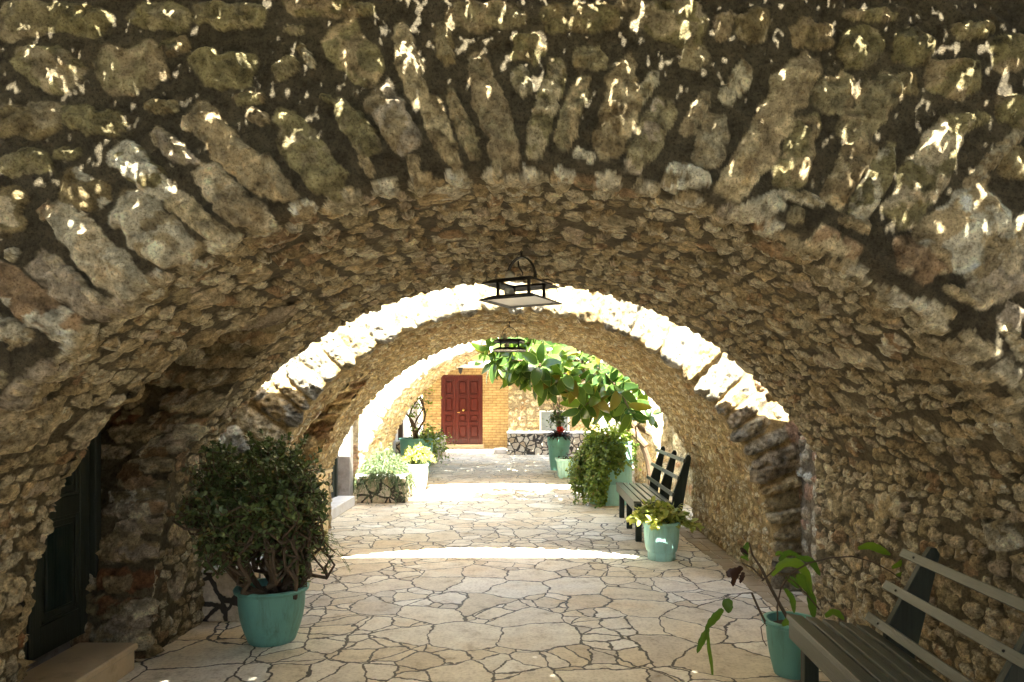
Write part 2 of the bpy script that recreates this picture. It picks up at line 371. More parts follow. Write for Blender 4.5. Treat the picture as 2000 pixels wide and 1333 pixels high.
class Stones:
    """height and colour fields over a grid of points, filled stone by stone"""
    def __init__(s, U, V, mortar, seed=0, rough=1.0):
        s.sh = U.shape; s.U = U.ravel(); s.V = V.ravel(); s.seed = seed
        n = fbm(s.U*7, s.V*7, seed, 4); n2 = fbm(s.U*38, s.V*38, seed+5, 3)
        s.H = (n*.016+n2*.007)*rough
        k = 1+n*.9+n2*.7
        mt = np.array(mortar); s.C = (np.outer(k, mt) if mt.ndim == 1 else k[:, None]*mt).clip(0, 1)
        s.M = np.zeros(len(s.U))
    def add(s, cu, cv, a, b, ang=0, h=.025, col=(.4, .35, .25), U=None, V=None, sq=3.0, seed=None, second=None, warp=1.0, soft=.78, edge=.10):
        U = s.U if U is None else U; V = s.V if V is None else V
        r = 1.25*math.hypot(a, b)
        idx = np.nonzero((np.abs(U-cu) < r) & (np.abs(V-cv) < r))[0]
        if len(idx) == 0: return
        sd = random.random()*99 if seed is None else seed
        x = U[idx]-cu; y = V[idx]-cv; m = min(a, b)
        w1 = fbm(x/m*1.3+sd, y/m*1.3, sd, 2); w2 = fbm(x/m*1.3+sd*2, y/m*1.3+7, sd+3, 2)
        x = x+w1*m*.75*warp; y = y+w2*m*.75*warp
        ca, sa = math.cos(ang), math.sin(ang)
        p = (x*ca+y*sa)/a; q = (-x*sa+y*ca)/b
        d = (np.abs(p)**sq+np.abs(q)**sq)**(1/sq)
        rr = random.Random(int(sd*1e4))
        for k in range(3):
            t = rr.uniform(0, 2*math.pi); d = np.maximum(d, (p*math.cos(t)+q*math.sin(t))/rr.uniform(.86, 1.15))
        fine = fbm(x/m*3.2, y/m*3.2, sd+9, 2); d = d+fine*edge
        prof = 1-ss(soft, 1.05, d)
        fac = np.full(len(p), .35)
        for k in range(4):
            t = rr.uniform(0, 2*math.pi); fac = np.minimum(fac, rr.uniform(.05, .4)-rr.uniform(.35, 1.0)*(p*math.cos(t)+q*math.sin(t)))
        rel = .95+fac+.9*fbm(x/m*1.3, y/m*1.3, sd+4, 3)+.5*fine-.5*ss(.12, .3, fbm(x/m*4+5, y/m*4, sd+31, 2))
        hh = h*prof*np.clip(rel, .25, 1.6)-.002
        mk = ss(1.03, .95, d)
        tone = 1.12+1.9*fbm(x/m*1.5, y/m*1.5, sd+13, 4)+.9*fine
        c = np.outer(tone, np.array(col))
        if second is not None:
            t2 = ss(.0, .06, fbm(x/m*.9, y/m*.9, sd+21, 4)); c = c*(1-t2[:, None])+np.outer(tone*t2, np.array(second))
        up = mk > s.M[idx]*.999
        hn = np.where(mk > 0, s.H[idx]*(1-mk)+(hh+s.H[idx]*.25)*mk, s.H[idx])
        s.H[idx] = np.maximum(s.H[idx]*(1-.0), hn) if False else np.where(up, hn, np.maximum(s.H[idx], hn))
        cm = mk*(1-s.M[idx]*.9)
        s.C[idx] = s.C[idx]*(1-cm[:, None])+c.clip(.01, .9)*cm[:, None]
        s.M[idx] = np.maximum(s.M[idx], mk)
    def rows(s, u0, u1, v0, v1, cw, ch, pal, fill=.8, h=.022, along='v', rot=.3, skip=None, jit=.25, pal2=None):
        """random rubble in loose rows; stones elongated along the v or u axis"""
        if along == 'v':
            A0, A1, B0, B1 = u0, u1, v0, v1
        else:
            A0, A1, B0, B1 = v0, v1, u0, u1
        a = A0
        while a < A1:
            rh = ch*random.uniform(.65, 1.4); b = B0-random.random()*cw
            while b < B1:
                w = cw*random.uniform(.5, 1.55)
                ca = a+rh/2+random.uniform(-jit, jit)*rh; cb = b+w/2
                u, v = (ca, cb) if along == 'v' else (cb, ca)
                if skip is None or not skip(u, v):
                    f = fill*random.uniform(.8, 1.12)
                    p = pal2 if (pal2 and random.random() < .3) else pal
                    hw, hh = w/2*f, rh/2*f
                    au, av = (hh, hw) if along == 'v' else (hw, hh)
                    s.add(u, v, au, av, random.uniform(-rot, rot), h*random.uniform(.5, 1.5), random.choice(p), sq=random.uniform(2.2, 4),
                          second=random.choice(PALE if random.random() < .6 else p) if random.random() < .65 else None)
                b += w
            a += rh

def grid_faces(nu, nv, keep=None):
    i = np.arange(nu*nv).reshape(nu, nv)
    f = np.stack([i[:-1, :-1], i[1:, :-1], i[1:, 1:], i[:-1, 1:]], -1).reshape(-1, 4)
    if keep is not None: f = f[keep.ravel()]
    return f
def surf_object(name, base, D, st, mat, parent, keep=None, flip=False):
    V = base.reshape(-1, 3)+D.reshape(-1, 3)*st.H[:, None]
    f = grid_faces(base.shape[0], base.shape[1], keep)
    if flip: f = f[:, ::-1]
    me = np_mesh(name, V, f)
    a = me.color_attributes.new('Col', 'FLOAT_COLOR', 'POINT')
    a.data.foreach_set('color', np.concatenate([st.C.clip(0, 1), np.ones((len(V), 1))], 1).astype(np.float32).ravel())
    return link(name, me, mat, parent, smooth=True)

def profile(Rr, cz, xw, n):
    """arch line from the left floor to the right floor, n equally spaced points, with outward normals"""
    zc = cz+math.sqrt(max(Rr*Rr-xw*xw, 0)) if xw < Rr else max(cz, 0)
    xw = min(xw, Rr)
    th = math.atan2(zc-cz, xw)
    pts = [(-xw, z) for z in np.linspace(-.05, zc, 40)[:-1]]
    pts += [(-Rr*math.cos(t), cz+Rr*math.sin(t)) for t in np.linspace(th, math.pi-th, 300)]
    pts += [(xw, z) for z in np.linspace(zc, -.05, 40)[1:]]
    p = np.array(pts); s = np.r_[0, np.cumsum(np.hypot(*np.diff(p, axis=0).T))]
    t = np.linspace(0, s[-1], n); X = np.interp(t, s, p[:, 0]); Z = np.interp(t, s, p[:, 1])
    k = max(3, int(n*.02))
    tx = np.gradient(X); tz = np.gradient(Z)
    ker = np.ones(k)/k; tx = np.convolve(np.pad(tx, k, 'edge'), ker, 'same')[k:-k]; tz = np.convolve(np.pad(tz, k, 'edge'), ker, 'same')[k:-k]
    l = np.hypot(tx, tz); nx, nz = -tz/l, tx/l
    return X, Z, nx, nz, t

class Vault:
    def __init__(s, Y0, Y1, p0, p1, fw, rearZ, du, dv, mortar, seed, rearw=1.6, c=.05):
        s.Y0, s.Y1 = Y0, Y1; Ls = Y1-Y0
        n = int((math.pi*p0[0]+1)/du); s.n = n
        X0, Z0, nx, nz, s.t = profile(*p0, n); X1, Z1, _, _, _ = profile(*p1, n)
        s.prof = (X0, Z0, X1, Z1)
        nf = int(fw/(dv*1.0)); v = np.r_[np.linspace(-fw, -c, nf, endpoint=False), np.linspace(-c, c, 9, endpoint=False),
                                 np.linspace(c, Ls-c, int((Ls-2*c)/dv), endpoint=False), np.linspace(Ls-c, Ls+c, 9, endpoint=False)]
        nr = 30; fr = np.linspace(0, 1, nr); nv = len(v)
        base = np.zeros((n, nv+nr, 3)); D = np.zeros_like(base); VV = np.zeros((n, nv+nr))
        rearZ = rearZ(X1) if callable(rearZ) else np.full(n, rearZ); wr = np.full(n, rearw)                        # rear face stops at the roof line
        up = nz > .05; wr[up] = np.minimum(wr[up], (rearZ[up]-Z1[up])/nz[up]).clip(.06, rearw)
        def put(j, y, r, dy, di, vv):
            k = np.clip((y-Y0)/Ls, 0, 1); X = X0*(1-k)+X1*k; Z = Z0*(1-k)+Z1*k
            base[:, j, 0] = X+nx*r; base[:, j, 1] = y; base[:, j, 2] = Z+nz*r
            D[:, j, 0] = -nx*di; D[:, j, 1] = dy; D[:, j, 2] = -nz*di; VV[:, j] = vv
        for j, q in enumerate(v):
            if q < -c: put(j, Y0, -q, -1, 0, q)
            elif q < c:
                a = (q+c)/(2*c)*math.pi/2; put(j, Y0+c*(1-math.cos(a)), c*(1-math.sin(a)), -math.cos(a), math.sin(a), q)
            elif q < Ls-c: put(j, Y0+q, 0, 0, 1, q)
            else:
                a = (q-Ls+c)/(2*c)*math.pi/2; put(j, Y1-c+c*math.sin(a), c*(1-math.cos(a)), math.sin(a), math.cos(a), q)
        for k, f in enumerate(fr): put(nv+k, Y1, c+f*wr, 1, 0, Ls+c+f*wr)
        s.base, s.D, s.V = base, D, VV; s.Uarr = np.repeat(s.t[:, None], nv+nr, 1)
        s.arc = s.t[-1]; s.Ls = Ls; s.nx, s.nz = nx, nz
        s.st = Stones(s.Uarr, VV, mortar, seed)
        s.PX = (X0[:, None]-nx[:, None]*VV).ravel(); s.PZ = (Z0[:, None]-nz[:, None]*VV).ravel()   # face plane unrolled
    def wallX(s, Y, Z):
        """left wall X at height Z"""
        k = (Y-s.Y0)/s.Ls; X0, Z0, X1, Z1 = s.prof; X = X0*(1-k)+X1*k; Zp = Z0*(1-k)+Z1*k; h = s.n//2
        return np.interp(Z, Zp[:h], X[:h])
    def voussoirs(s, ln, th, pal, h=.04, inn=.12, u0=.8, u1=None, gap=.88):
        u = u0; u1 = s.arc-u0 if u1 is None else u1
        while u < u1:
            w = th*random.uniform(.55, 1.5); l = ln*random.uniform(.7, 1.15); i = inn*random.uniform(.3, 1.5)
            s.st.add(u+w/2, (i-l)/2, w/2*gap, (l+i)/2, random.uniform(-.08, .08), h*random.uniform(.6, 1.4), random.choice(pal), sq=4,
                     second=random.choice(pal) if random.random() < .6 else None, warp=.30, edge=.04)
            u += w
    def object(s, name, mat, parent, hole=None):
        keep = None
        if hole is not None:
            b = s.base; cy = (b[:-1, :-1, 1]+b[1:, 1:, 1])/2; cz = (b[:-1, :-1, 2]+b[1:, 1:, 2])/2; cx = b[:-1, :-1, 0]
            soff = (s.V[:-1, :-1] > 0) & (s.V[:-1, :-1] < s.Ls) & (cx < 0)
            keep = ~(inside(cy, cz, hole) & soff)
        return surf_object(name, s.base, s.D, s.st, mat, parent, keep)
def inside(x, y, poly):
    r = np.zeros(x.shape, bool); n = len(poly)
    for i in range(n):
        x0, y0 = poly[i]; x1, y1 = poly[(i+1) % n]
        if y0 == y1: continue
        c = ((y0 > y) != (y1 > y)) & (x < (x1-x0)*(y-y0)/(y1-y0)+x0); r ^= c
    return r
def smooth_curve(pts, n, it=2):
    p = np.array(pts, float)
    for _ in range(it):
        q = np.empty((2*len(p)-2, 2)); q[0::2] = p[:-1]*.75+p[1:]*.25; q[1::2] = p[:-1]*.25+p[1:]*.75
        p = np.vstack([p[:1], q, p[-1:]])
    s = np.r_[0, np.cumsum(np.hypot(*np.diff(p, axis=0).T))]; t = np.linspace(0, s[-1], n)
    return np.stack([np.interp(t, s, p[:, 0]), np.interp(t, s, p[:, 1])], 1), t

def niche(name, vault, curve, Xback, mortar, pal, mat, parent, du=.012, seed=3, block=(.3, .13), h=.035):
    """reveal of an arched opening in the left wall, from the vault surface back to Xback"""
    c, t = smooth_curve(curve, int(5/du)); n = len(t); ker = np.ones(9)/9
    ty = np.gradient(c[:, 0]); tz = np.gradient(c[:, 1]); ty = np.convolve(np.pad(ty, 9, 'edge'), ker, 'same')[9:-9]; tz = np.convolve(np.pad(tz, 9, 'edge'), ker, 'same')[9:-9]
    l = np.hypot(ty, tz); oy, oz = -tz/l, ty/l              # outward (into the stone): left of travel near->far over the top
    Xr = np.array([vault.wallX(y, z) for y, z in c])
    depth = Xr-Xback; m = int(depth.max()/du)+10; lip = .06
    base = np.zeros((n, m, 3)); D = np.zeros_like(base); VV = np.zeros((n, m))
    for j in range(m):
        if j < 9:
            a = j/8*math.pi/2; off = lip*(1-math.sin(a)); X = Xr-lip*(1-math.cos(a))+.004; dx = math.cos(a); dn = math.sin(a); v = np.full(n, (a/(math.pi/2)-1)*lip)
        else:
            f = (j-8)/(m-9); off = 0; X = Xr-lip+.004-f*(depth-lip); dx = 0; dn = 1; v = f*(depth-lip)
        Y = c[:, 0]+oy*off; Z = c[:, 1]+oz*off
        if j < 9: X = np.array([vault.wallX(y, z) for y, z in zip(Y, Z)])*(math.cos(a))+X*(1-math.cos(a))+.004
        base[:, j] = np.stack([X, Y, Z], 1); D[:, j] = np.stack([np.full(n, dx), -oy*dn, -oz*dn], 1); VV[:, j] = v
    st = Stones(np.repeat(t[:, None], m, 1), VV, mortar, seed)
    st.rows(0, t[-1], .1, depth.max(), block[0], block[1], pal, .82, h*.8, 'v', .12)
    u = 0
    while u < t[-1]:
        w = block[1]*random.uniform(.8, 1.4); l2 = block[0]*random.uniform(.8, 1.5)
        st.add(u+w/2, l2/2-.05, w/2*.86, l2/2, random.uniform(-.1, .1), h, random.choice(pal), sq=4, second=random.choice(pal)); u += w
    return surf_object(name, base, D, st, mat, parent)

def flat_wall(name, o, ux, w, hgt, nrm, mortar, pal, mat, parent, d=.02, cw=.24, ch=.13, seed=5, fill=.8, h=.025):
    """rubble wall sheet: origin o, horizontal axis ux, width w, height hgt, displaced along nrm"""
    nu, nv = int(w/d), int(hgt/d); u = np.linspace(0, w, nu); v = np.linspace(0, hgt, nv); UU, VV = np.meshgrid(u, v, indexing='ij')
    base = np.array(o)[None, None]+UU[..., None]*np.array(ux)+VV[..., None]*np.array((0, 0, 1.)); D = np.broadcast_to(np.array(nrm, float), base.shape).copy()
    st = Stones(UU, VV, mortar, seed); st.rows(0, w, 0, hgt, cw, ch, pal, fill, h, 'u', .12)
    return surf_object(name, base, D, st, mat, parent)

# ------------------------------------------------------------------ the three vaults
MORT_A = (.145, .120, .080); MORT_B = (.40, .30, .16); MORT_C = (.58, .50, .38)

# ---- near vault
roofA = lambda x: 2.44-np.clip((np.asarray(x, float)-1.15)/1.1, 0, 1)*.45      # unseen roof edge, lowered at right to let sun onto the arch ring
vA = Vault(2.52, 4.84, (2.48, -.12, 2.2), (2.48, -.12, 2.13), 1.5, roofA, .0065, .0085, MORT_A, 1, c=.085)
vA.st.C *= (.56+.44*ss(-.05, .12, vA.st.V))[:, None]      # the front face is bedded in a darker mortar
PXM = 2.52/F
HAND = [(42,40,50,35,0),(150,40,65,30,-5),(307,32,60,25,-5),(450,32,68,25,0),(625,10,70,25,-5),(340,90,28,18,10),(95,135,62,40,-20),(260,135,65,45,10),
 (435,135,58,33,-5),(557,135,25,18,30),(600,112,28,8,-55),(690,105,60,38,-50),(800,130,80,22,-75),(868,85,42,17,-80),(950,35,70,28,5),(50,235,65,35,0),
 (180,235,60,25,-10),(315,208,32,13,0),(487,193,28,13,2),(503,230,25,13,-25),(470,310,130,32,-43),(605,310,105,36,-55),(695,250,62,24,-50),(770,240,72,32,-60),
 (862,265,80,20,-70),(905,245,70,15,-70),(965,225,120,27,-72),(340,290,52,18,-40),(275,335,65,28,-42),(455,395,88,32,-43),(380,425,75,22,-40),(310,460,100,42,-40),
 (50,320,50,25,5),(165,375,50,33,-20),(18,415,45,32,80),(180,490,110,36,-45),(150,575,110,30,-40),(60,590,110,38,-40),(25,500,14,14,0),(15,650,45,25,-25),
 (1010,35,14,16,0),(1130,35,75,28,0),(1310,40,72,38,-20),(1028,95,30,25,-10),(1412,52,30,17,90),(1470,50,30,28,0),(1585,68,42,25,-5),(1680,95,42,35,20),
 (1780,90,38,34,0),(1700,30,50,12,0),(1862,150,52,38,0),(1770,165,22,20,0),(1975,105,35,35,0),(1980,215,35,30,0),(1020,160,30,18,-70),(1152,115,30,20,-5),
 (1065,215,95,20,75),(1120,215,75,20,72),(1210,210,95,33,75),(1262,175,35,13,60),(1270,265,78,24,62),(1358,225,45,14,60),(1437,165,45,20,60),(1385,280,52,30,75),
 (1500,250,155,38,60),(1340,350,42,30,15),(1560,300,75,30,68),(1628,180,40,34,60),(1700,220,75,38,62),(1660,330,75,30,60),(1710,355,80,24,62),(1815,335,115,40,58),
 (1940,310,75,13,45),(1980,320,30,30,0),(1885,440,85,60,45),(1960,480,90,18,45),(1960,540,70,40,40),(1800,505,60,35,-10),(1465,430,75,22,35),(1890,240,40,14,20),
 (575,60,20,8,0),(700,20,30,12,0),(1230,10,30,10,0),(1900,60,40,16,5),(130,300,26,12,10),(230,250,18,10,0),(640,195,16,8,-30)]
handpts = []; EXTRA = []
for (x, y, a, b, an) in HAND:
    w = P(x, y, 2.52); ring = abs(an) > 30
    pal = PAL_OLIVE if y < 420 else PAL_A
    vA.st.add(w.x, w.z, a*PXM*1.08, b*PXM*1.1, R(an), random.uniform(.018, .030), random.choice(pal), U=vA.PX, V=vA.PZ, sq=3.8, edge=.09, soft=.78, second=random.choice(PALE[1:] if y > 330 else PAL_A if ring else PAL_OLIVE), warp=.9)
    handpts.append((w.x, w.z, (a+b)/2*PXM))
hp = np.array(handpts)
def skipA(u, v):
    i = int(np.clip(u/vA.arc*(vA.n-1), 0, vA.n-1)); X = vA.prof[0][i]-vA.nx[i]*v; Z = vA.prof[1][i]-vA.nz[i]*v
    if np.any(np.hypot(hp[:, 0]-X, hp[:, 1]-Z) < hp[:, 2]*.95+.05) and v < .2: return True
    return False
# soffit rubble, a few fillers on the face where nothing was placed, voussoirs low on both sides
for (ua, ub) in ((0, 2.75), (vA.arc-2.75, vA.arc)):      # coursed rubble on the haunches of the front, where the radial stones end
    vA.st.rows(ua, ub, -.55, .14, .17, .11, PAL_A+PAL_S, .76, .022, 'u', .25, skip=skipA)
for k in range(90):
    u, v = random.uniform(1.2, vA.arc-1.2), random.uniform(-.55, .12)
    if not skipA(u, v): vA.st.add(u, v, random.uniform(.02, .05), random.uniform(.02, .06), random.uniform(-.3, .3), .014, random.choice(PAL_A))
BIG = []
for k in range(110):
    u, v = random.uniform(0, vA.arc), random.uniform(.2, vA.Ls)
    if skipA(u, v) or any(abs(u-b[0]) < .19 and abs(v-b[1]) < .24 for b in BIG): continue
    BIG.append((u, v)); vA.st.add(u, v, random.uniform(.05, .085), random.uniform(.085, .15), random.uniform(-.35, .35), random.uniform(.014, .026), random.choice(PAL_S), sq=3.8, second=random.choice(PALE))
vA.st.rows(0, vA.arc, .13, vA.Ls+.02, .128, .074, PAL_S, .93, .016, 'v', .3, skip=lambda u, v: skipA(u, v) or any(abs(u-b[0]) < .085 and abs(v-b[1]) < .14 for b in BIG) or random.random() < .02+.3*float(ss(.1, .25, fbm(np.array([u*1.1]), np.array([v*1.6]), 77, 3))[0]), pal2=PAL_A[:3])
u = 1.3
while u < vA.arc-1.3:       # the arch stones turn the corner and show their ends on the soffit
    w = random.uniform(.10, .2); l_ = random.uniform(.16, .26)
    vA.st.add(u+w/2, l_/2-.02, w/2*.66, l_/2*.85, random.uniform(-.15, .15), .020, random.choice(PAL_S), sq=3.8, edge=.08, second=random.choice(PALE)); u += w
for k in range(700):
    u, v = random.uniform(0, vA.arc), random.uniform(.1, vA.Ls)
    if not skipA(u, v): vA.st.add(u, v, random.uniform(.012, .05), random.uniform(.012, .035), random.uniform(0, 3), random.uniform(.006, .02), random.choice(PAL_S))

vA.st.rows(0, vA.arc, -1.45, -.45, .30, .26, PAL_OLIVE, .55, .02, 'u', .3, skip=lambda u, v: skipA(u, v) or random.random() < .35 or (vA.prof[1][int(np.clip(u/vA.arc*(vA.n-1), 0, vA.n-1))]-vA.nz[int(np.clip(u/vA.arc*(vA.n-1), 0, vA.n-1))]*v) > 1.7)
vA.voussoirs(.42, .15, PAL_A, .03, .1, .0, 1.55); vA.voussoirs(.42, .15, PAL_A, .03, .1, vA.arc-1.55, vA.arc)
CURVE_A = [(3.0, -.03), (3.03, .3), (3.12, .77), (3.24, 1.0), (3.27, 1.33), (3.3, 1.6), (3.42, 1.82), (3.62, 1.97), (3.85, 1.99), (4.1, 1.9), (4.3, 1.7), (4.37, 1.5), (4.33, 1.3), (4.2, .85), (4.07, .4), (4.03, -.03)]
rootA = empty('stone_vault', (0, 2.52, 0))
tag(rootA, 'nearest rubble stone vault, its dark front face of big stones flecked with sun', 'vault', 'stone vaults over the passage')
def par(o, root):
    o.parent = root; o.matrix_parent_inverse = Matrix.Translation(-root.location) if root.rotation_euler.z == 0 else root.matrix_world.inverted(); return o
hole_c, _ = smooth_curve(CURVE_A, 200)
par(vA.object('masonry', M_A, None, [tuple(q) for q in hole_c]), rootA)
par(niche('niche_reveal', vA, CURVE_A, -2.62, MORT_A, PAL_A+[(.22, .11, .06), (.25, .16, .09)], M_A, None, .012, 3, (.30, .125), .045), rootA)

def shell(Y0, Y1, zf, zr, xs, root, z0=0.0):
    m = MB(); t = .05; f = zr if callable(zr) else (lambda x: zr); X = np.linspace(-xs, xs, 41) if callable(zr) else [-xs, xs]
    for a, b in zip(X, X[1:]):
        m.quad((a, Y0, zf), (b, Y0, zf), (b, Y1, float(f(b))), (a, Y1, float(f(a)))); m.quad((a, Y0, zf-t), (b, Y0, zf-t), (b, Y1, float(f(b))-t), (a, Y1, float(f(a))-t))
        m.quad((a, Y1, float(f(a))), (b, Y1, float(f(b))), (b, Y1, float(f(b))-t), (a, Y1, float(f(a))-t))
    bmesh.ops.remove_doubles(m.bm, verts=m.bm.verts, dist=.0005)
    o = m.build('roof', M_ROOF); par(o, root)
    for sx in (-1, 1):
        m = MB(); x0 = sx*xs; zz = float(f(x0)); m.prism([(x0, Y0, z0), (x0, Y1, z0), (x0, Y1, zz-t-.01), (x0, Y0, zf-t-.01)], Vector((sx*.1, 0, 0)))
        par(m.build('outer_wall', M_ROOF), root)
shell(2.60, 4.82, 3.9, roofA, 3.75, rootA)

# near vault's green door in the niche
def panel_door(x, y0, y1, z0, z1, root, leaves=2, mat=M_DOORG, name='door', hname='handle'):
    """door in the plane X = x facing +X"""
    d = MB(); W = (y1-y0)/leaves
    d.box(x-.05, x-.02, y0, y1, z0, z1)
    for k in range(leaves):
        a, b = y0+k*W+.006, y0+(k+1)*W-.006
        for (p, q) in ((a, a+.09), (b-.09, b)): d.box(x-.018, x, p, q, z0, z1, .003)
        zs = [z0, z0+.16, z0+.72, z0+.83, z0+1.30, z0+1.38, z1-.1, z1]
        for i in range(0, 8, 2): d.box(x-.0185, x-.001, a+.091, b-.091, zs[i], zs[i+1], .003)
        for i in range(1, 7, 2):
            A, B, C, Dd = a+.091, b-.091, zs[i], zs[i+1]
            for e in ((A, A+.02, C, Dd), (B-.02, B, C, Dd)): d.box(x-.019, x-.006, e[0], e[1], e[2], e[3], .004)
            for e in ((A+.02, B-.02, C, C+.02), (A+.02, B-.02, Dd-.02, Dd)): d.box(x-.019, x-.006, e[0], e[1], e[2], e[3], .004)
            d.box(x-.019, x-.007, A+.05, B-.05, C+.05, Dd-.05, .01)
    o = par(d.build(name, mat), root)
    f = MB()
    for (p, q) in ((y0-.06, y0-.002), (y1+.002, y1+.06)): f.box(x-.06, x+.03, p, q, z0, z1+.06, .004)
    f.box(x-.06, x+.03, y0, y1, z1+.002, z1+.06, .004)
    g = f.build('door_frame', mat); g.parent = o
    h = MB(); ym = (y0+y1)/2+.07; h.box(x-.001, x+.008, ym-.018, ym+.018, z0+.92, z0+1.1, .003); h.tube([(x+.004, ym, z0+1.04), (x+.045, ym, z0+1.04), (x+.05, ym+.09, z0+1.035)], .009, 8)
    h.build(hname, M_IRON).parent = o
    return o
panel_door(-2.52, 3.03, 4.08, .15, 2.05, rootA)
bk = MB(); bk.box(-2.72, -2.61, 2.8, 4.7, 0, 2.4); par(bk.build('back_wall', M_GREYST), rootA)
m = MB(); m.box(-2.46, -2.13, 2.95, 3.86, .0, .150, .012, seg=2); m.box(-2.455, -2.119, 2.94, 3.872, .112, .151, .008)
tag(m.build('door_step', M_STEP), 'cream honed stone step below the dark green door at the lower left corner', 'step')

# ---- middle vault
vB = Vault(5.5, 8.33, (2.14, .12, 2.12), (2.30, .02, 2.2), 1.0, 3.1, .012, .014, MORT_B, 21, 1.2)
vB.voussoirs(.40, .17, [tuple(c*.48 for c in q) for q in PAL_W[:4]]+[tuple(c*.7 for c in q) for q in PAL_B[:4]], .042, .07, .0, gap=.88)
vB.st.rows(0, vB.arc, -1.0, -.42, .22, .2, PAL_W, .85, .03, 'u', .15)
vB.st.rows(0, vB.arc, .15, vB.Ls+.02, .14, .078, PAL_B, .82, .018, 'v', .3)
rootB = empty('stone_vault', (0, 5.5, 0)); tag(rootB, 'middle cream stone vault with a sunlit ring of rough arch stones, smaller lantern under it', 'vault', 'stone vaults over the passage')
CURVE_B = [(6.02, -.03), (6.02, .5), (6.02, 1.0), (6.05, 1.35), (6.2, 1.65), (6.45, 1.82), (6.75, 1.82), (7.0, 1.65), (7.15, 1.35), (7.2, 1.0), (7.2, .5), (7.2, -.03)]
hb, _ = smooth_curve(CURVE_B, 200)
par(vB.object('masonry', M_B, None, [tuple(q) for q in hb]), rootB)
par(niche('niche_reveal', vB, CURVE_B, -2.55, MORT_B, PAL_B+[(.26, .15, .09), (.30, .20, .12)], M_B, None, .02, 8, (.30, .14), .04), rootB)
shell(5.55, 8.31, 3.1, 3.2, 3.2, rootB)  # unseen rear roof edge raised to throw shade into the bay
bk = MB(); bk.box(-2.66, -2.54, 5.9, 7.4, 0, 2.2); par(bk.build('back_wall', M_CREAM), rootB)
m = MB()
for y0 in (6.25, 6.62, 7.05): m.box(-2.36, -2.29, y0, y0+.06, .84, 1.95, .006)
m.box(-2.355, -2.295, 6.31, 7.05, 1.02, 1.07, .004)
par(m.build('window_frame', M_CREAM), rootB)
cnt = MB(); cnt.box(-2.45, -1.93, 6.30, 7.15, 0, .785, .01)
for k in range(9): cnt.box(-1.932, -1.921, 6.32+k*.092, 6.40+k*.092, .02, .77, .003)
oc = cnt.build('counter', M_CREAM); 
ct = MB(); ct.box(-2.47, -1.885, 6.24, 7.19, .787, .825, .008); o2 = ct.build('counter_top', M_CREAM); o2.parent = oc
tag(oc, 'cream ledge counter projecting from the left wall behind the jade plant', 'counter')

# walls closing the sides of the narrow light slot
for sx, lb in ((-1, 'left'), (1, 'right')):
    r = empty('slot_wall', (sx*2.3, 4.92, 0)); o = flat_wall('rubble_facing', (sx*2.32, 4.86, -.03), (0, 1, 0), .63, 2.7, (-sx, 0, 0), (.30, .25, .19), PAL_W, M_B, None, .013, .15, .12, 5+sx)
    par(o, r); m = MB(); m.box(sx*2.36, sx*2.8, 4.95, 5.45, 0, 2.66, .01); par(m.build('wall_core', M_ROOF), r)
    tag(r, 'pale rubble wall closing the %s end of the narrow sunlit gap between the first two vaults' % lb, 'wall')

# ---- far vault
vC = Vault(11.15, 13.4, (2.50, -.06, 2.45), (2.44, .04, 2.4), 1.3, 2.62, .022, .024, MORT_C, 33, 1.2)
vC.voussoirs(.34, .2, PAL_W, .03, .06, .0)
vC.st.rows(0, vC.arc, -1.3, -.38, .34, .24, PAL_W, .9, .02, 'u', .08)
vC.st.rows(0, vC.arc, .1, vC.Ls+.02, .19, .11, PAL_B+PAL_W[:2], .86, .028, 'v', .35)
rootC = empty('stone_vault', (0, 11.15, 0)); tag(rootC, 'farthest white stone vault glaring in the sun, framing the red door', 'vault', 'stone vaults over the passage')
par(vC.object('masonry', M_C, None), rootC)
shell(11.2, 13.38, 3.2, 2.62, 3.7, rootC)

# side walls of the open bay between middle and far vault
r = empty('bay_wall', (2.7, 8.33, 0)); par(flat_wall('rubble_facing', (2.62, 8.35, -.03), (0, 1, 0), 2.8, 3.0, (-1, 0, 0), (.50, .45, .38), PAL_W, M_C, None, .025, .3, .16, 9), r)
m = MB(); m.box(2.66, 2.9, 8.4, 11.1, 0, 2.96, .01); par(m.build('wall_core', M_ROOF), r); tag(r, 'white rubble wall behind the rubber tree, right of the sunlit bay', 'wall')
r = empty('bay_wall', (-2.7, 8.33, 0)); par(flat_wall('rubble_facing', (-2.66, 8.35, -.03), (0, 1, 0), 2.8, 3.0, (1, 0, 0), (.50, .45, .38), PAL_W, M_C, None, .025, .3, .16, 19), r)
m = MB(); m.box(-2.95, -2.70, 8.4, 11.1, 0, 2.96, .01); par(m.build('wall_core', M_ROOF), r); tag(r, 'white rubble wall with a dark green door, left of the sunlit bay', 'wall')
panel_door(-2.585, 8.95, 9.95, .15, 2.2, r)
m = MB(); m.box(-2.66, -2.40, 10.10, 10.32, .0, 2.9, .012); m.box(-2.662, -2.385, 10.085, 10.335, .0, .12, .01)
tag(m.build('stone_pilaster', M_GREYST), 'grey stone door jamb post left of the lavender planter', 'pilaster')
m = MB(); m.box(-2.58, -2.32, 8.36, 10.08, 0, .15, .01); tag(m.build('door_step', M_WSTEP), 'white painted step before the green door on the left, beyond the second arch', 'step')

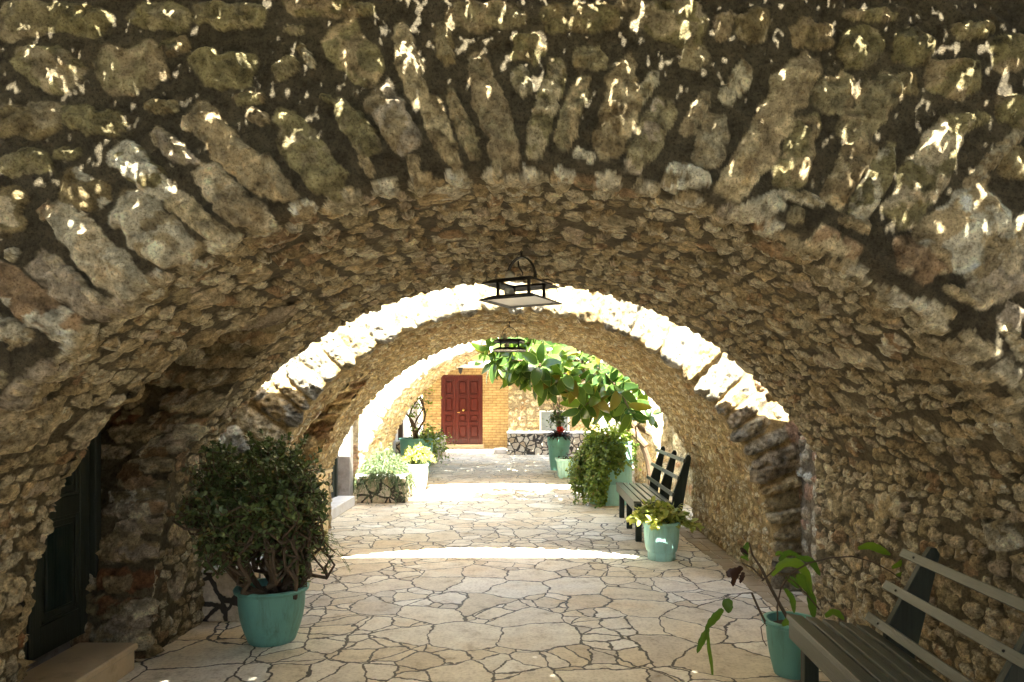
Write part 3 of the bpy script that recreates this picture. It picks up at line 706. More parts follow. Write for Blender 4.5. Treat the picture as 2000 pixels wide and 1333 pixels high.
# ------------------------------------------------------------------ ground
m = MB(); m.quad((-120, -60, 0), (120, -60, 0), (120, 200, 0), (-120, 200, 0)); tag(m.build('ground', M_PAVE), kind='structure')
m = MB(); k = 0; y = 2.6
while y < 8.3:
    d = random.uniform(.09, .2); x0 = 1.93+random.uniform(-.01, .01); xm = random.uniform(2.0, 2.1)
    m.box(x0, xm, y, y+d-.012, .0, random.uniform(.006, .012), .003); m.box(xm+.01, 2.2, y, y+d-.012, .0, random.uniform(.006, .014), .003); y += d
tag(m.build('gutter_strip', mat_simple('worn_pavers', (.40, .31, .20), .7, .4, 7, .5, 40)), kind='structure')

# ------------------------------------------------------------------ foliage helpers
def leaves(name, pos, dr, up, Ln, Wd, mat, parent, shape='ovate', bend=.2, fold=.15, seg=4):
    """many leaf blades in ONE mesh: arrays of base points, directions, up vectors, lengths, widths"""
    pos = np.array(pos, float); dr = np.array(dr, float); up = np.array(up, float); n = len(pos); Ln = np.broadcast_to(Ln, n).astype(float); Wd = np.broadcast_to(Wd, n).astype(float)
    dr /= np.linalg.norm(dr, axis=1)[:, None]+1e-9
    sd = np.cross(dr, up); sl_ = np.linalg.norm(sd, axis=1); bad = sl_ < 1e-3; sd[bad] = (1, 0, 0); sd /= np.linalg.norm(sd, axis=1)[:, None]; nn = np.cross(sd, dr)
    t = np.linspace(0, 1, seg+1)
    w = {'ovate': np.sin(np.pi*t**.85)**.62, 'obovate': np.sin(np.pi*t**1.5)**.75, 'narrow': np.sin(np.pi*t)**.6, 'diamond': 1-np.abs(2*t-1)}[shape]
    w = np.clip(w, .04, 1)*.5
    vs = []
    for i in range(seg+1):
        for sgn in (-1, 0, 1):
            b_ = bend*(RS.rand(n)*.8+.6)
            x = t[i]; z = -bend*x*x
            p = pos+dr*(Ln*x)[:, None]+nn*((z*Ln)+abs(sgn)*fold*w[i]*Wd)[:, None]+sd*(sgn*w[i]*Wd)[:, None]
            vs.append(p)
    V = np.stack(vs, 1); nvp = V.shape[1]; f = []
    for i in range(seg):
        a = i*3; f += [(a, a+1, a+4, a+3), (a+1, a+2, a+5, a+4)]
    f = np.array(f); Fq = (f[None]+(np.arange(n)*nvp)[:, None, None]).reshape(-1, 4)
    me = np_mesh(name, V.reshape(-1, 3), Fq)
    rnd = RS.rand(n, 1, 2).repeat(nvp, 1); e = np.tile(np.array([1, 0, 1]*(seg+1), float)[None, :, None], (n, 1, 1))
    a = me.color_attributes.new('lv', 'FLOAT_COLOR', 'POINT')
    a.data.foreach_set('color', np.concatenate([rnd, e, np.ones((n, nvp, 1))], 2).astype(np.float32).ravel())
    return link(name, me, mat, parent, smooth=True)
def rv(s=1.0): return Vector((random.gauss(0, s), random.gauss(0, s), random.gauss(0, s)))
class Leafset:
    def __init__(s): s.p = []; s.d = []; s.u = []; s.l = []; s.w = []
    def add(s, p, d, u, l, w): s.p.append(tuple(p)); s.d.append(tuple(d)); s.u.append(tuple(u)); s.l.append(l); s.w.append(w)
    def build(s, name, mat, parent, **k): return leaves(name, s.p, s.d, s.u, np.array(s.l), np.array(s.w), mat, parent, **k)
def ribbon(name, paths, mat, parent):
    """long strap leaves: list of (points, width, wave)"""
    bm = bmesh.new(); cl = bm.verts.layers.float_color.new('lv')
    for pts, wid, wave in paths:
        pts = [Vector(p) for p in pts]; q = []
        for i in range(len(pts)-1):
            for k in range(6): q.append(pts[i].lerp(pts[i+1], k/6))
        q.append(pts[-1])
        for _ in range(3): q = [q[0]]+[(q[i-1]+q[i]*2+q[i+1])/4 for i in range(1, len(q)-1)]+[q[-1]]
        rows = []; n = len(q); r_ = random.random(); tw = random.uniform(-.4, .4)
        for i, p in enumerate(q):
            t = (q[min(i+1, n-1)]-q[max(i-1, 0)]).normalized(); s_ = t.cross(Vector((.15, 1, .25)))
            if s_.length < .01: s_ = Vector((1, 0, 0))
            s_.normalize(); s_ = Matrix.Rotation(tw*i/n*2, 3, t) @ s_; nn = s_.cross(t)
            x = i/(n-1); w = wid*.5*max(.05, math.sin(math.pi*min(1, x*.94+.05))**.55)*(1+wave*math.sin(i*1.9))
            rows.append([bm.verts.new(p-s_*w+nn*w*.35), bm.verts.new(p), bm.verts.new(p+s_*w+nn*w*.35)])
            for v in rows[-1]: v[cl] = (r_, .3, 0, 1)
        for a, b in zip(rows, rows[1:]):
            bm.faces.new((a[0], a[1], b[1], b[0])); bm.faces.new((a[1], a[2], b[2], b[1]))
    me = bpy.data.meshes.new(name); bm.to_mesh(me); bm.free(); return link(name, me, mat, parent, smooth=True)

# ------------------------------------------------------------------ pots
def pot_round(root, r_top, r_bot, h, mat, rim=.02, ribs=0, base=None, n=64, belly=.02):
    m = MB(); pr = [(r_bot*.97, 0), (r_bot, .006)]
    if base: pr += [(r_bot*1.0, base*.92), (r_bot*1.09, base)]
    b0 = base or 0; rb = r_bot*1.12 if base else r_bot
    for k in range(1, 11):
        t = k/10; pr.append((rb+(r_top-rb)*t+belly*math.sin(math.pi*t), b0+.006+(h-.035-b0)*t))
    i0 = len(pr)
    pr += [(r_top+.002, h-.032), (r_top+rim, h-.026), (r_top+rim+.004, h-.010), (r_top+rim-.004, h), (r_top-.006, h), (r_top-.012, h-.008), (r_top-.016, h-.05)]
    mod = None
    if ribs: mod = lambda i, a: 1+(.012*math.cos(ribs*a) if (4 if base else 2) <= i < i0 else 0)
    m.lathe(pr, n=max(n, ribs*6), mod=mod); m.build('pot', mat, root, True)
    s = MB(); s.lathe([(r_top*.4, h-.048), (r_top-.017, h-.045), (r_top*.6, h-.03), (.01, h-.022)], n=24); s.build('soil', M_SOIL, root, True)

# jade plant
jp = empty('potted_jade_plant', (-1.53, 4.35, 0)); tag(jp, 'big bushy jade plant in a round sea-green pot by the left wall', 'potted plant')
pot_round(jp, .205, .145, .345, M_POTG, .022, belly=.018)
js = MB(); jl = Leafset()
def jade(p, d, ln, rad, lv):
    q = p+d*ln; mid = p.lerp(q, .5)+rv(.012*(3-lv*.3)); js.tube([p, mid, q], [rad, rad*.85, rad*.72], 6 if lv < 3 else 4)
    if lv >= 1:
        k = max(2, int(ln/.027))
        for i in range(k):
            if lv <= 2 and random.random() < (.35 if lv == 2 else .55): continue
            b = p.lerp(q, (i+.6)/k); ax = rv().normalized(); s0 = d.cross(ax).normalized()
            for sg in (-1, 1):
                dd = (s0*sg+d*.55+Vector((0, 0, .3))).normalized(); jl.add(b, dd, d+rv(.2), random.uniform(.032, .050), random.uniform(.019, .028))
    if lv >= 5 or (lv >= 4 and random.random() < .25):
        for _ in range(5):
            dd = (d+rv(.6)).normalized(); jl.add(q, dd, Vector((0, 0, 1))+rv(.3), random.uniform(.026, .04), random.uniform(.014, .022))
        return
    for _ in range(3 if lv in (0, 1) else (2 if random.random() < .85 else 3)):
        cc = Vector((-.08, 0, .84)); out = (q-cc)
        e = math.sqrt((out.x/.38)**2+(out.y/.35)**2+(out.z/.55)**2)*random.uniform(.8, 1.12)
        if q.z < .42 and q.x < .12: d = (d+Vector((0, 0, .7))).normalized()
        nd = (d+rv(.48)+Vector((0, 0, .12 if e < .8 else -.1))-(out*3.0 if e > .85 else out*-.3)).normalized()
        jade(q, nd, ln*random.uniform(.72, .92), rad*.68, lv+1)
for k in range(20):
    a = k*2.4; t = random.uniform(.2, 1.5); jade(Vector((.06*math.cos(a), .06*math.sin(a), .30)), Vector((math.cos(a)*t, math.sin(a)*t, .9)).normalized(), random.uniform(.17, .31), .019, 0)
for k in range(3):       # low stems drooping over the right rim
    jade(Vector((.1, -.05, .33)), Vector((.8, -.2+.2*k, .12)).normalized(), .09, .008, 2)
js.build('stems', M_JSTEM, jp, True); jl.build('foliage', M_JADE, jp, shape='obovate', bend=.12, fold=.35, seg=3)
print('jade leaves', len(jl.p))

# ------------------------------------------------------------------ stone planters
def planter(loc, sx, sy, h, label, wall=.09, cop=True, name='stone_planter'):
    r = empty(name, loc)
    m = MB(); x, y = sx, sy
    m.box(0, x, 0, wall, 0, h, .01); m.box(0, x, y-wall, y, 0, h, .01); m.box(0.003, wall, wall, y-wall, 0, h-.001, .0); m.box(x-wall, x-.003, wall, y-wall, 0, h-.001, .0)
    m.build('stone_box', M_CLAD, r)
    if cop:
        c = MB(); o_ = .012; c.box(-o_, x+o_, -o_, wall+o_, h+.002, h+.032, .006); c.box(-o_, x+o_, y-wall-o_, y+o_, h+.002, h+.032, .006)
        c.box(-o_, wall+o_, wall+o_, y-wall-o_, h+.002, h+.031, .004); c.box(x-wall-o_, x+o_, wall+o_, y-wall-o_, h+.002, h+.031, .004); c.build('coping', M_WSTEP, r)
    s = MB(); s.box(wall, x-wall, wall, y-wall, h-.08, h-.03, .0); s.build('soil', M_SOIL, r)
    return tag(r, label, 'planter', 'stone-clad planters')
planter((-2.2, 4.70, 0), .42, .85, .34, 'small stone-clad planter with dark joints behind the jade pot')
planter((-2.36, 10.36, 0), .74, .8, .40, 'stone-clad planter under the lavender bush at the left')
planter((-2.9, 17.0, 0), .93, 3.3, .55, 'long stone-clad planter left of the red door', .12)
pr_ = planter((-.14, 20.2, 0), 2.6, 1.2, .62, 'pale stone-clad planter under the white window, right of the brick', .14)
m = MB(); m.box(-.55, -.16, 20.6, 21.2, 0, .14, .015); tag(m.build('stone_block', M_WSTEP), 'low white stone block at the foot of the brick wall', 'block')

# shrubs in the planters
def spiky(root, c, rx, ry, rz, nst, ll, lw, mat, droop=.2, dens=16, shape='narrow', up=.8, flower=None):
    s = MB(); l = Leafset(); c = Vector(c)
    for k in range(nst):
        a = random.uniform(0, 2*math.pi); t = random.random()**.5
        tip = Vector((math.cos(a)*rx*t, math.sin(a)*ry*t, rz*math.sqrt(max(0, 1-t*t*.85))*random.uniform(.65, 1.1)))
        b = c+Vector((math.cos(a)*rx*.35*t, math.sin(a)*ry*.35*t, 0)); pts = []
        for i in range(6):
            f = i/5; q = b.lerp(c+tip, f)+Vector((0, 0, -droop*f*f*t+.15*rz*math.sin(f*math.pi)))+rv(.008); pts.append(q)
        s.tube(pts, [.004, .0035, .003, .0025, .002, .001], 3, False)
        for i in range(dens):
            f = .25+.75*(i+random.random())/dens; j = min(4, int(f*5)); q = pts[j].lerp(pts[j+1], f*5-j); d = (pts[j+1]-pts[j]).normalized()
            l.add(q, (d*up+rv(.6)).normalized(), d+rv(.4), ll*random.uniform(.6, 1.3), lw*random.uniform(.7, 1.3))
    s.build('stems', M_GSTEM, root); l.build('foliage', mat, root, shape=shape, bend=.15, fold=.2, seg=3)
sh = empty('rosemary_shrub', (-1.85, 5.2, .3)); tag(sh, 'feathery grey-green shrub showing behind the right side of the jade plant', 'shrub')
spiky(sh, (.1, .1, 0), .52, .34, .42, 90, .035, .004, M_ROSE, .25, 34)
sh = empty('lavender_bush', (-1.99, 10.7, .35)); tag(sh, 'lavender bush spilling over the front of its stone planter on the left', 'shrub')
spiky(sh, (0, -.05, 0), .56, .60, .56, 420, .06, .009, M_LAV, .5, 30)
wp = empty('potted_white_shrub', (-1.64, 11.9, 0)); tag(wp, 'white pot with a pale sunlit bush, beside the lavender planter', 'potted plant')
pot_round(wp, .175, .12, .46, M_POTW, .015); spiky(wp, (0, 0, .45), .34, .3, .36, 110, .05, .016, M_YEL, .1, 20, 'ovate')

# green tub with twisted vine on the left beyond the far vault
tb = empty('potted_twisted_vine', (-2.1, 15.0, 0)); tag(tb, 'big green tub with a bare twisted vine trunk, far left by the long planter', 'potted plant')
pot_round(tb, .36, .27, .76, M_POTG, .025)
tr = MB()
for k in range(4):
    pts = []; 
    for i in range(11):
        f = i/10; a = f*7+k*1.6; pts.append((.03+.12*math.sin(a)*(.3+f)+.18*(k-1.5)*f-.05, .1*math.cos(a)*(.4+f), .70+f*1.15))
    tr.tube(pts, [.032-.02*i/10 for i in range(11)], 7)
tr.build('trunk', M_BARK, tb, True); lf = Leafset()
for k in range(260):
    a = random.uniform(0, 6.28); lf.add((.15+.34*math.cos(a)*random.random()+.1, .3*math.sin(a), .78+abs(random.gauss(0, .16))-.2*random.random()), rv(), Vector((0, 0, 1))+rv(.5), .08, .055)
for k in range(160): lf.add((random.gauss(0, .22), random.gauss(0, .2), random.uniform(1.2, 2.0)), rv(), rv(), .07, .045)
lf.build('foliage', M_IVY, tb, shape='ovate', seg=3)
iv = empty('trailing_bush', (-2.2, 17.3, .5)); tag(iv, 'green bush hanging over the near corner of the long left planter', 'shrub')
l = Leafset()
for k in range(900):
    p = Vector((random.gauss(.15, .22), random.gauss(-.2, .35), random.gauss(-.05, .2))); l.add(p, rv(), Vector((0, -.5, 1))+rv(.5), .07, .045)
l.build('foliage', M_IVY, iv, shape='ovate', seg=3)

# ------------------------------------------------------------------ benches
def bench(loc, rz, Ln, seat_z, seat_drop, xs, backz, backx, label, sh=.043, nseat=5):
    r = empty('bench', loc, rz)
    x0, x1 = xs; dz = seat_drop
    def zs(x): return seat_z-dz*(x-x0)/(x1-x0)
    w = (x1-x0); bw = w/nseat
    for k in range(nseat):
        a = x0+k*bw; ff = .022 if k else .018
        m = MB(); M_ = Matrix.Translation((a, 0, zs(a))) @ Matrix.Rotation(math.atan2(dz, w), 4, 'Y')
        wid = bw-ff if k else bw*1.05-ff
        m.box(0 if k else -.01, wid, -Ln, 0, -.026, 0, .003, M_, 2); m.build('seat_slat', M_BENCH, r)
    m = MB(); m.box(x0-.004, x0+.022, -Ln+.01, -.012, seat_z-.115, seat_z-.031, .004, seg=2); m.build('apron', M_BENCH, r)
    ys = (-.12, -Ln/2, -Ln+.12)
    for y in ys:
        m = MB(); m.box(x0+.025, x0+.09, y-.03, y+.03, 0, seat_z-.034, .004, seg=1); m.build('leg', M_BENCHD, r)
        m = MB(); m.box(x0+.092, x1-.01, y-.02, y+.02, seat_z-.12, seat_z-dz-.045, .003); m.build('seat_bearer', M_BENCHD, r)
        # leaning back post from the floor to above the top slat, rounded head
        (bx0, bx1) = backx; zt = backz[0]+.03; xt = bx0+(bx1-bx0); xb = x1-.01
        sl = (backx[1]-backx[0])/(backz[0]-backz[-1])
        pts = [(xb-.03, y-.02, 0), (xb+.06, y-.02, 0), (xt+.075, y-.02, zt-.02), (xt+.06, y-.02, zt+.012), (xt+.035, y-.02, zt+.012), (xt+.015, y-.02, zt-.02), (backx[0]-.0, y-.02, backz[-1]-.02)]
        m = MB(); m.prism(pts, Vector((0, .04, 0)), .004); m.build('back_post', M_BENCHD, r)
    for z in backz:
        x = backx[0]+(backx[1]-backx[0])*(z-backz[-1])/(backz[0]-backz[-1]); an = math.atan2(backx[1]-backx[0], backz[0]-backz[-1])
        m = MB(); M_ = Matrix.Translation((x, 0, z)) @ Matrix.Rotation(an, 4, 'Y'); m.box(-.026, -.001, -Ln-.005+random.uniform(-.006, .006), .005+random.uniform(-.006, .006), -sh, 0, .003, M_ @ Matrix.Rotation(random.uniform(-.003, .003), 4, 'X'), 2); o = m.build('back_slat', M_BENCH, r)
        for y in ys:
            m = MB(); m.ball(M_ @ Vector((-.027, y, -sh/2)), .006, 8, 5); m.build('bolt', M_IRON, o)
    return tag(r, label, 'bench', 'green slatted benches along the right wall')
b1 = bench((1.35, 3.33, 0), R(-4.3), 1.8, .48, .055, (0, .40), (.795, .64, .485), (.40, .56), 'near green slatted bench cut off by the lower right corner')
b2 = bench((1.40, 9.15, 0), R(-2.5), 1.8, .455, .012, (0, .42), (.905, .72, .545), (.43, .55), 'green slatted bench between the ivy drum and the small mint pot')

# ------------------------------------------------------------------ pots on the right
p1 = empty('potted_strap_plant', (1.555, 3.80, 0)); tag(p1, 'straggly strap-leaved plant in a green pot beside the near bench', 'potted plant')
pot_round(p1, .135, .092, .305, M_POTG, .018, belly=.008)
org = Vector((1.555, 3.80, 0)); q_ = lambda px, py, Y=3.78: P(px, py, Y)-org
s = MB()
s.tube([q_(1546, 1222), q_(1528, 1190), q_(1506, 1150), q_(1488, 1112), q_(1470, 1085), q_(1463, 1060)], [.011, .010, .009, .008, .006, .004], 8)
s.tube([q_(1498, 1222), q_(1482, 1190), q_(1468, 1158)], [.007, .0065, .006], 7)
s.tube([q_(1468, 1158), q_(1450, 1159), q_(1430, 1171)], [.003, .0025, .002], 5)
s.tube([q_(1519, 1215), q_(1518, 1185), q_(1525, 1150), q_(1545, 1120), q_(1580, 1100), q_(1620, 1090), q_(1665, 1087), q_(1705, 1098), q_(1740, 1117), q_(1775, 1142)], [.005]*6+[.004]*2+[.003]*2, 6)
s.tube([q_(1488, 1135), q_(1505, 1120), q_(1515, 1110)], [.005, .004, .003], 5)
s.tube([q_(1600, 1190), q_(1575, 1160), q_(1550, 1135), q_(1525, 1118)], [.005, .004, .004, .003], 5)
s.tube([q_(1490, 1130), q_(1470, 1110), q_(1450, 1100)], [.006, .005, .004], 5)
s.tube([q_(1497, 1215), q_(1486, 1225), q_(1490, 1250), q_(1497, 1262)], [.003]*4, 5)
s.build('stems', M_JSTEM, p1, True)
rb = [([q_(1676, 1072), q_(1700, 1066), q_(1722, 1075), q_(1739, 1084)], .045, .06), ([q_(1742, 1110), q_(1770, 1098), q_(1790, 1104)], .04, .05), ([q_(1750, 1125), q_(1770, 1122), q_(1786, 1128)], .035, .04),
      ([q_(1428, 1172), q_(1420, 1182), q_(1422, 1198)], .062, .03), ([q_(1412, 1190), q_(1395, 1212), q_(1378, 1232)], .052, .10), ([q_(1384, 1228), q_(1374, 1248), q_(1362, 1276)], .040, .10),
      ([q_(1382, 1225), q_(1384, 1262), q_(1391, 1300), q_(1393, 1333)], .022, .05),
      ([q_(1508, 1125), q_(1530, 1100), q_(1560, 1100), q_(1580, 1125), q_(1586, 1160)], .052, .08), ([q_(1522, 1096), q_(1538, 1080), q_(1560, 1086)], .038, .06), ([q_(1555, 1088), q_(1585, 1095), q_(1602, 1125)], .038, .10),
      ([q_(1558, 1122), q_(1568, 1135), q_(1580, 1158)], .055, .05), ([q_(1533, 1150), q_(1548, 1170), q_(1551, 1198)], .032, .05), ([q_(1580, 1150), q_(1588, 1180), q_(1590, 1208)], .050, .06),
      ([q_(1515, 1085), q_(1522, 1080), q_(1530, 1084)], .026, .05), ([q_(1612, 1205), q_(1630, 1196), q_(1648, 1212)], .050, .06), ([q_(1535, 1128), q_(1550, 1136), q_(1560, 1150)], .04, .05),
      ([q_(1528, 1222, 3.66), q_(1550, 1208, 3.66), q_(1580, 1220, 3.66)], .05, .04), ([q_(1462, 1060), q_(1456, 1075), q_(1460, 1090)], .035, .05), ([q_(1446, 1088), q_(1456, 1090), q_(1462, 1096)], .02, .0)]
ribbon('leaves', rb, M_EPI, p1)
ribbon('withered_leaves', [([q_(1450, 1108), q_(1438, 1120), q_(1432, 1146)], .05, .2), ([q_(1440, 1112), q_(1425, 1120), q_(1422, 1128)], .04, .15), ([q_(1452, 1118), q_(1450, 1130), q_(1446, 1140)], .03, .2),
        ([q_(1460, 1085), q_(1452, 1078), q_(1447, 1070)], .03, .1)], M_DARKL, p1)

p2 = empty('potted_variegated_shrub', (1.45, 6.62, 0)); tag(p2, 'yellow-green leafy plant in a small ribbed mint pot in front of the far bench', 'potted plant')
pot_round(p2, .168, .132, .37, M_POTM, .014, ribs=44, base=.085, belly=.006)
s = MB(); l = Leafset()
for k in range(46):
    a = random.uniform(0, 6.28); t = random.random()**.5; tip = Vector((math.cos(a)*.33*t, math.sin(a)*.28*t, .36+.24*(1-t)+random.uniform(-.03, .06)))
    if k < 5: tip = Vector((random.uniform(.22, .36), random.uniform(-.2, .1), .34))
    b = Vector((math.cos(a)*.06, math.sin(a)*.06, .33)); mid = b.lerp(tip, .5)+Vector((0, 0, .05)); s.tube([b, mid, tip], [.004, .003, .002], 4)
    for i in range(11):
        f = .3+.7*i/10; q = b.lerp(mid, f*2) if f < .5 else mid.lerp(tip, f*2-1); d = (rv(.7)+Vector((math.cos(a), math.sin(a), .1))*.7).normalized()
        l.add(q, d, Vector((0, 0, 1))+rv(.35), random.uniform(.055, .09), random.uniform(.036, .055))
s.build('stems', M_GSTEM, p2); l.build('foliage', M_YEL, p2, shape='ovate', bend=.25, fold=.15)

# ivy drum
dr = empty('ivy_drum', (1.50, 10.35, 0)); tag(dr, 'mint painted oil drum half hidden under trailing ivy', 'planter drum')
m = MB(); pr = [(.30, 0), (.325, .004), (.325, .02)]
for z0 in (.31, .62): pr += [(.315, z0-.03), (.318, z0-.02), (.334, z0), (.318, z0+.02), (.315, z0+.03)]
pr += [(.315, .91), (.328, .92), (.328, .945), (.305, .945), (.30, .9)]
m.lathe([(r_, z_) for r_, z_ in pr], n=56); m.build('drum', M_POTM, dr, True)
s = MB(); s.lathe([(.1, .90), (.299, .90), (.2, .92), (.01, .93)], n=20); s.build('soil', M_SOIL, dr)
st_ = MB(); l = Leafset()
for k in range(150):
    a = random.choice([random.uniform(R(175), R(255)), random.uniform(R(175), R(262)), random.uniform(R(258), R(290)), random.uniform(0, 6.28)])
    full = R(175) < a < R(258)
    ln = random.uniform(.5, .97) if full else random.uniform(.05, .45); off = random.uniform(.0, .30) if full else .02
    top = Vector((math.cos(a)*.25, math.sin(a)*.25, .95+random.uniform(0, .10)))
    pts = [Vector((math.cos(a)*.15, math.sin(a)*.15, .92)), top]; nseg = max(2, int(ln/.07))
    for i in range(1, nseg+1):
        f = i/nseg; rr = .35+off*math.sin(min(1, f*1.2)*math.pi*.6); a2 = a+.1*math.sin(f*5+k); pts.append(Vector((math.cos(a2)*rr, math.sin(a2)*rr, max(.02, .95-ln*f)))+rv(.012))
    st_.tube(pts, .003, 3, False)
    for i in range(1, len(pts)):
        for _ in range(7 if full else 5):
            q = pts[i-1].lerp(pts[i], random.random())+rv(.02); out = Vector((math.cos(a), math.sin(a), 0))
            l.add(q, (out*.6+Vector((0, 0, -.5))+rv(.55)), out+Vector((0, 0, .8))+rv(.3), random.uniform(.035, .06), random.uniform(.03, .045))
for k in range(900):
    a = random.uniform(0, 6.28); t = random.random()**.5*.36; l.add((math.cos(a)*t-.05, math.sin(a)*t, .95+abs(random.gauss(0, .11))), rv(), Vector((0, 0, 1))+rv(.5), random.uniform(.04, .07), .04)
st_.build('stems', M_GSTEM, dr); l.build('foliage', M_IVY, dr, shape='ovate', bend=.2, fold=.15, seg=3)

# square trough and tall pot
tq = empty('square_trough', (1.12, 13.9, 0)); tag(tq, 'pale mint square ribbed trough on small feet, in front of the tall green pot', 'planter pot')
m = MB(); b_, t_, h_ = .175, .215, .40
def ringsq(hw, z, n=14, amp=.0):
    pts = []
    for sd in range(4):
        for i in range(n):
            u = -1+2*i/n; x, y = [(u, -1), (1, u), (-u, 1), (-1, -u)][sd]; k_ = 1-(amp if i % 2 else 0); pts.append((x*hw*(k_ if abs(x) == 1 else 1), y*hw*(k_ if abs(y) == 1 else 1), z))
    return pts
rings = [ringsq(b_, .025), ringsq(b_+.002, .03, amp=.05), ringsq(t_-.012, h_-.06, amp=.05), ringsq(t_-.010, h_-.055), ringsq(t_+.012, h_-.05), ringsq(t_+.014, h_), ringsq(t_-.01, h_), ringsq(t_-.02, h_-.06)]
rv_ = [[m.bm.verts.new(p) for p in r_] for r_ in rings]
for a_, c_ in zip(rv_, rv_[1:]):
    for k in range(len(a_)): m.bm.faces.new((a_[k], a_[(k+1) % len(a_)], c_[(k+1) % len(a_)], c_[k]))
m.bm.faces.new(rv_[0][::-1]); m.bm.faces.new(rv_[-1])
for sx in (-1, 1):
    for sy in (-1, 1): m.box(sx*.13-.03, sx*.13+.03, sy*.13-.03, sy*.13+.03, 0, .028, .003)
m.build('trough', M_POTL, tq, False)
l = Leafset()
for k in range(60): l.add((random.gauss(0, .09), random.gauss(0, .09), h_-.05+abs(random.gauss(0, .09))), rv(), Vector((0, 0, 1)), .06, .03)
l.build('foliage', M_DARKL, tq, seg=3)
s = MB(); s.box(-.19, .19, -.19, .19, h_-.1, h_-.056); s.build('soil', M_SOIL, tq)
tp = empty('tall_potted_plant', (1.07, 15.6, 0)); tag(tp, 'tall green pot with purple foliage and red flowers beneath the hanging rubber leaves', 'potted plant')
m = MB(); m.lathe([(.19, 0), (.19, .05), (.195, .055), (.245, .54), (.25, .56), (.262, .565), (.266, .745), (.276, .75), (.276, .765), (.25, .765), (.24, .70)], n=48); m.build('pot', M_POTG, tp, True)
s = MB(); s.lathe([(.1, .70), (.24, .70), (.1, .73), (.01, .735)], n=20); s.build('soil', M_SOIL, tp)
l = Leafset()
for k in range(220):
    a = random.uniform(0, 6.28); l.add((math.cos(a)*.1, math.sin(a)*.1, .76+random.random()*.1), (math.cos(a), math.sin(a), random.uniform(-.2, .9)), Vector((0, 0, 1)), random.uniform(.15, .36), .04)
l.build('foliage', M_DARKL, tp, seg=4, bend=.35, shape='narrow')
l = Leafset()
for k in range(260):
    l.add(Vector((-.02, 0, 1.18))+rv(.10), rv(), rv(), .09, .035)
l.build('upper_foliage', M_VINE, tp, seg=3)
s = MB()
for k in range(14): s.tube([(0, 0, .74), (random.gauss(0, .06), random.gauss(0, .05), 1.2), (random.gauss(0, .15), random.gauss(0, .1), random.uniform(1.4, 1.9))], .006, 5)
s.build('stems', M_JSTEM, tp)
l = Leafset()
for k in range(60): l.add((.02, -.16, .93), (random.gauss(0, 1), -.5, random.gauss(0, .8)), (0, -1, .3), random.uniform(.06, .11), .03)
l.build('flower', M_RED, tp, seg=3)
m = MB()
for (x, y, z, r_) in ((1.42, 14.4, .14, .17), (1.62, 14.6, .13, .16), (1.5, 14.6, .34, .15), (1.35, 14.7, .30, .12)): m.ball((x, y, z), r_, 9, 7, (1.1, .9, .8))
tag(m.build('rock_pile', M_STEP), 'heap of brown stones between the trough and the ivy drum', 'rocks')

# ------------------------------------------------------------------ rubber tree
ft = empty('rubber_tree', (2.05, 10.7, 0)); tag(ft, 'rubber tree arching out from the right with big glossy leaves over the bay', 'tree')
o_ = Vector((2.05, 10.7, 0)); f_ = lambda px, py, Y: P(px, py, Y)-o_
tk = MB(); fl = Leafset()
def whorl(p, d, n, ln, spread=1.0):
    a0 = random.random()*6
    d = d.normalized(); s1 = d.cross(Vector((.2, .9, .3))).normalized(); s2 = d.cross(s1)
    for i in range(n):
        a = a0+i*2.4; f = i/n
        out = (s1*math.cos(a)+s2*math.sin(a)); dd = (d*(.25+.55*(1-f))+out*spread+Vector((0, -.12, -.38))).normalized()
        b = p-d*f*.22; fl.add(b+dd*.035, dd, (d+Vector((0, -.55, .5))+rv(.25)), ln*random.uniform(.72, 1.12), ln*random.uniform(.40, .50))
def branch(pts, rad, whor=(7, 9), ln=.31, side=True, start=1):
    pts = [f_(*p) for p in pts]; q = []
    for i in range(len(pts)-1):
        for k in range(4): q.append(pts[i].lerp(pts[i+1], k/4))
    q.append(pts[-1])
    for _ in range(2): q = [q[0]]+[(q[i-1]+q[i]*2+q[i+1])/4 for i in range(1, len(q)-1)]+[q[-1]]
    n = len(q); tk.tube(q, [rad*(1-.7*i/(n-1)) for i in range(n)], 8)
    whorl(q[-1], q[-1]-q[-2], random.randint(*whor)+2, ln)
    if side:
        for i in range(start*4, n-1, 2):
            d = (rv(.5)+Vector((0, -.35, .1))+(q[i+1]-q[i]).normalized()*.4); e = q[i]+d.normalized()*random.uniform(.2, .5)
            tk.tube([q[i], q[i].lerp(e, .5)+Vector((0, 0, .03)), e], [.014, .011, .008], 5); whorl(e, d, random.randint(*whor), ln)
branch([(1275, 975, 10.7), (1268, 900, 10.6), (1240, 835, 10.4), (1200, 785, 10.2), (1150, 735, 9.9), (1090, 702, 9.7), (1030, 690, 9.6), (985, 700, 9.5)], .055, start=3)
branch([(1200, 785, 10.2), (1190, 740, 10.1), (1165, 700, 10.0), (1140, 650, 9.9)], .03)
branch([(1150, 735, 9.9), (1120, 700, 9.8), (1085, 660, 9.7), (1040, 645, 9.7)], .026)
branch([(1090, 702, 9.7), (1040, 670, 9.6), (1000, 665, 9.5)], .02)
branch([(1090, 702, 9.7), (1080, 735, 9.4), (1070, 750, 9.3)], .02, side=False, whor=(7, 9))
branch([(1150, 735, 9.9), (1150, 745, 9.5), (1130, 752, 9.3)], .02, side=False, whor=(8, 9))
branch([(1200, 785, 10.2), (1180, 775, 9.8), (1160, 780, 9.5)], .022, side=False, whor=(8, 10))
branch([(1030, 690, 9.6), (1010, 715, 9.4), (1015, 725, 9.3)], .015, side=False, whor=(6, 7))
branch([(1200, 785, 10.2), (1215, 790, 9.9), (1225, 795, 9.7)], .018, side=False, whor=(6, 7))
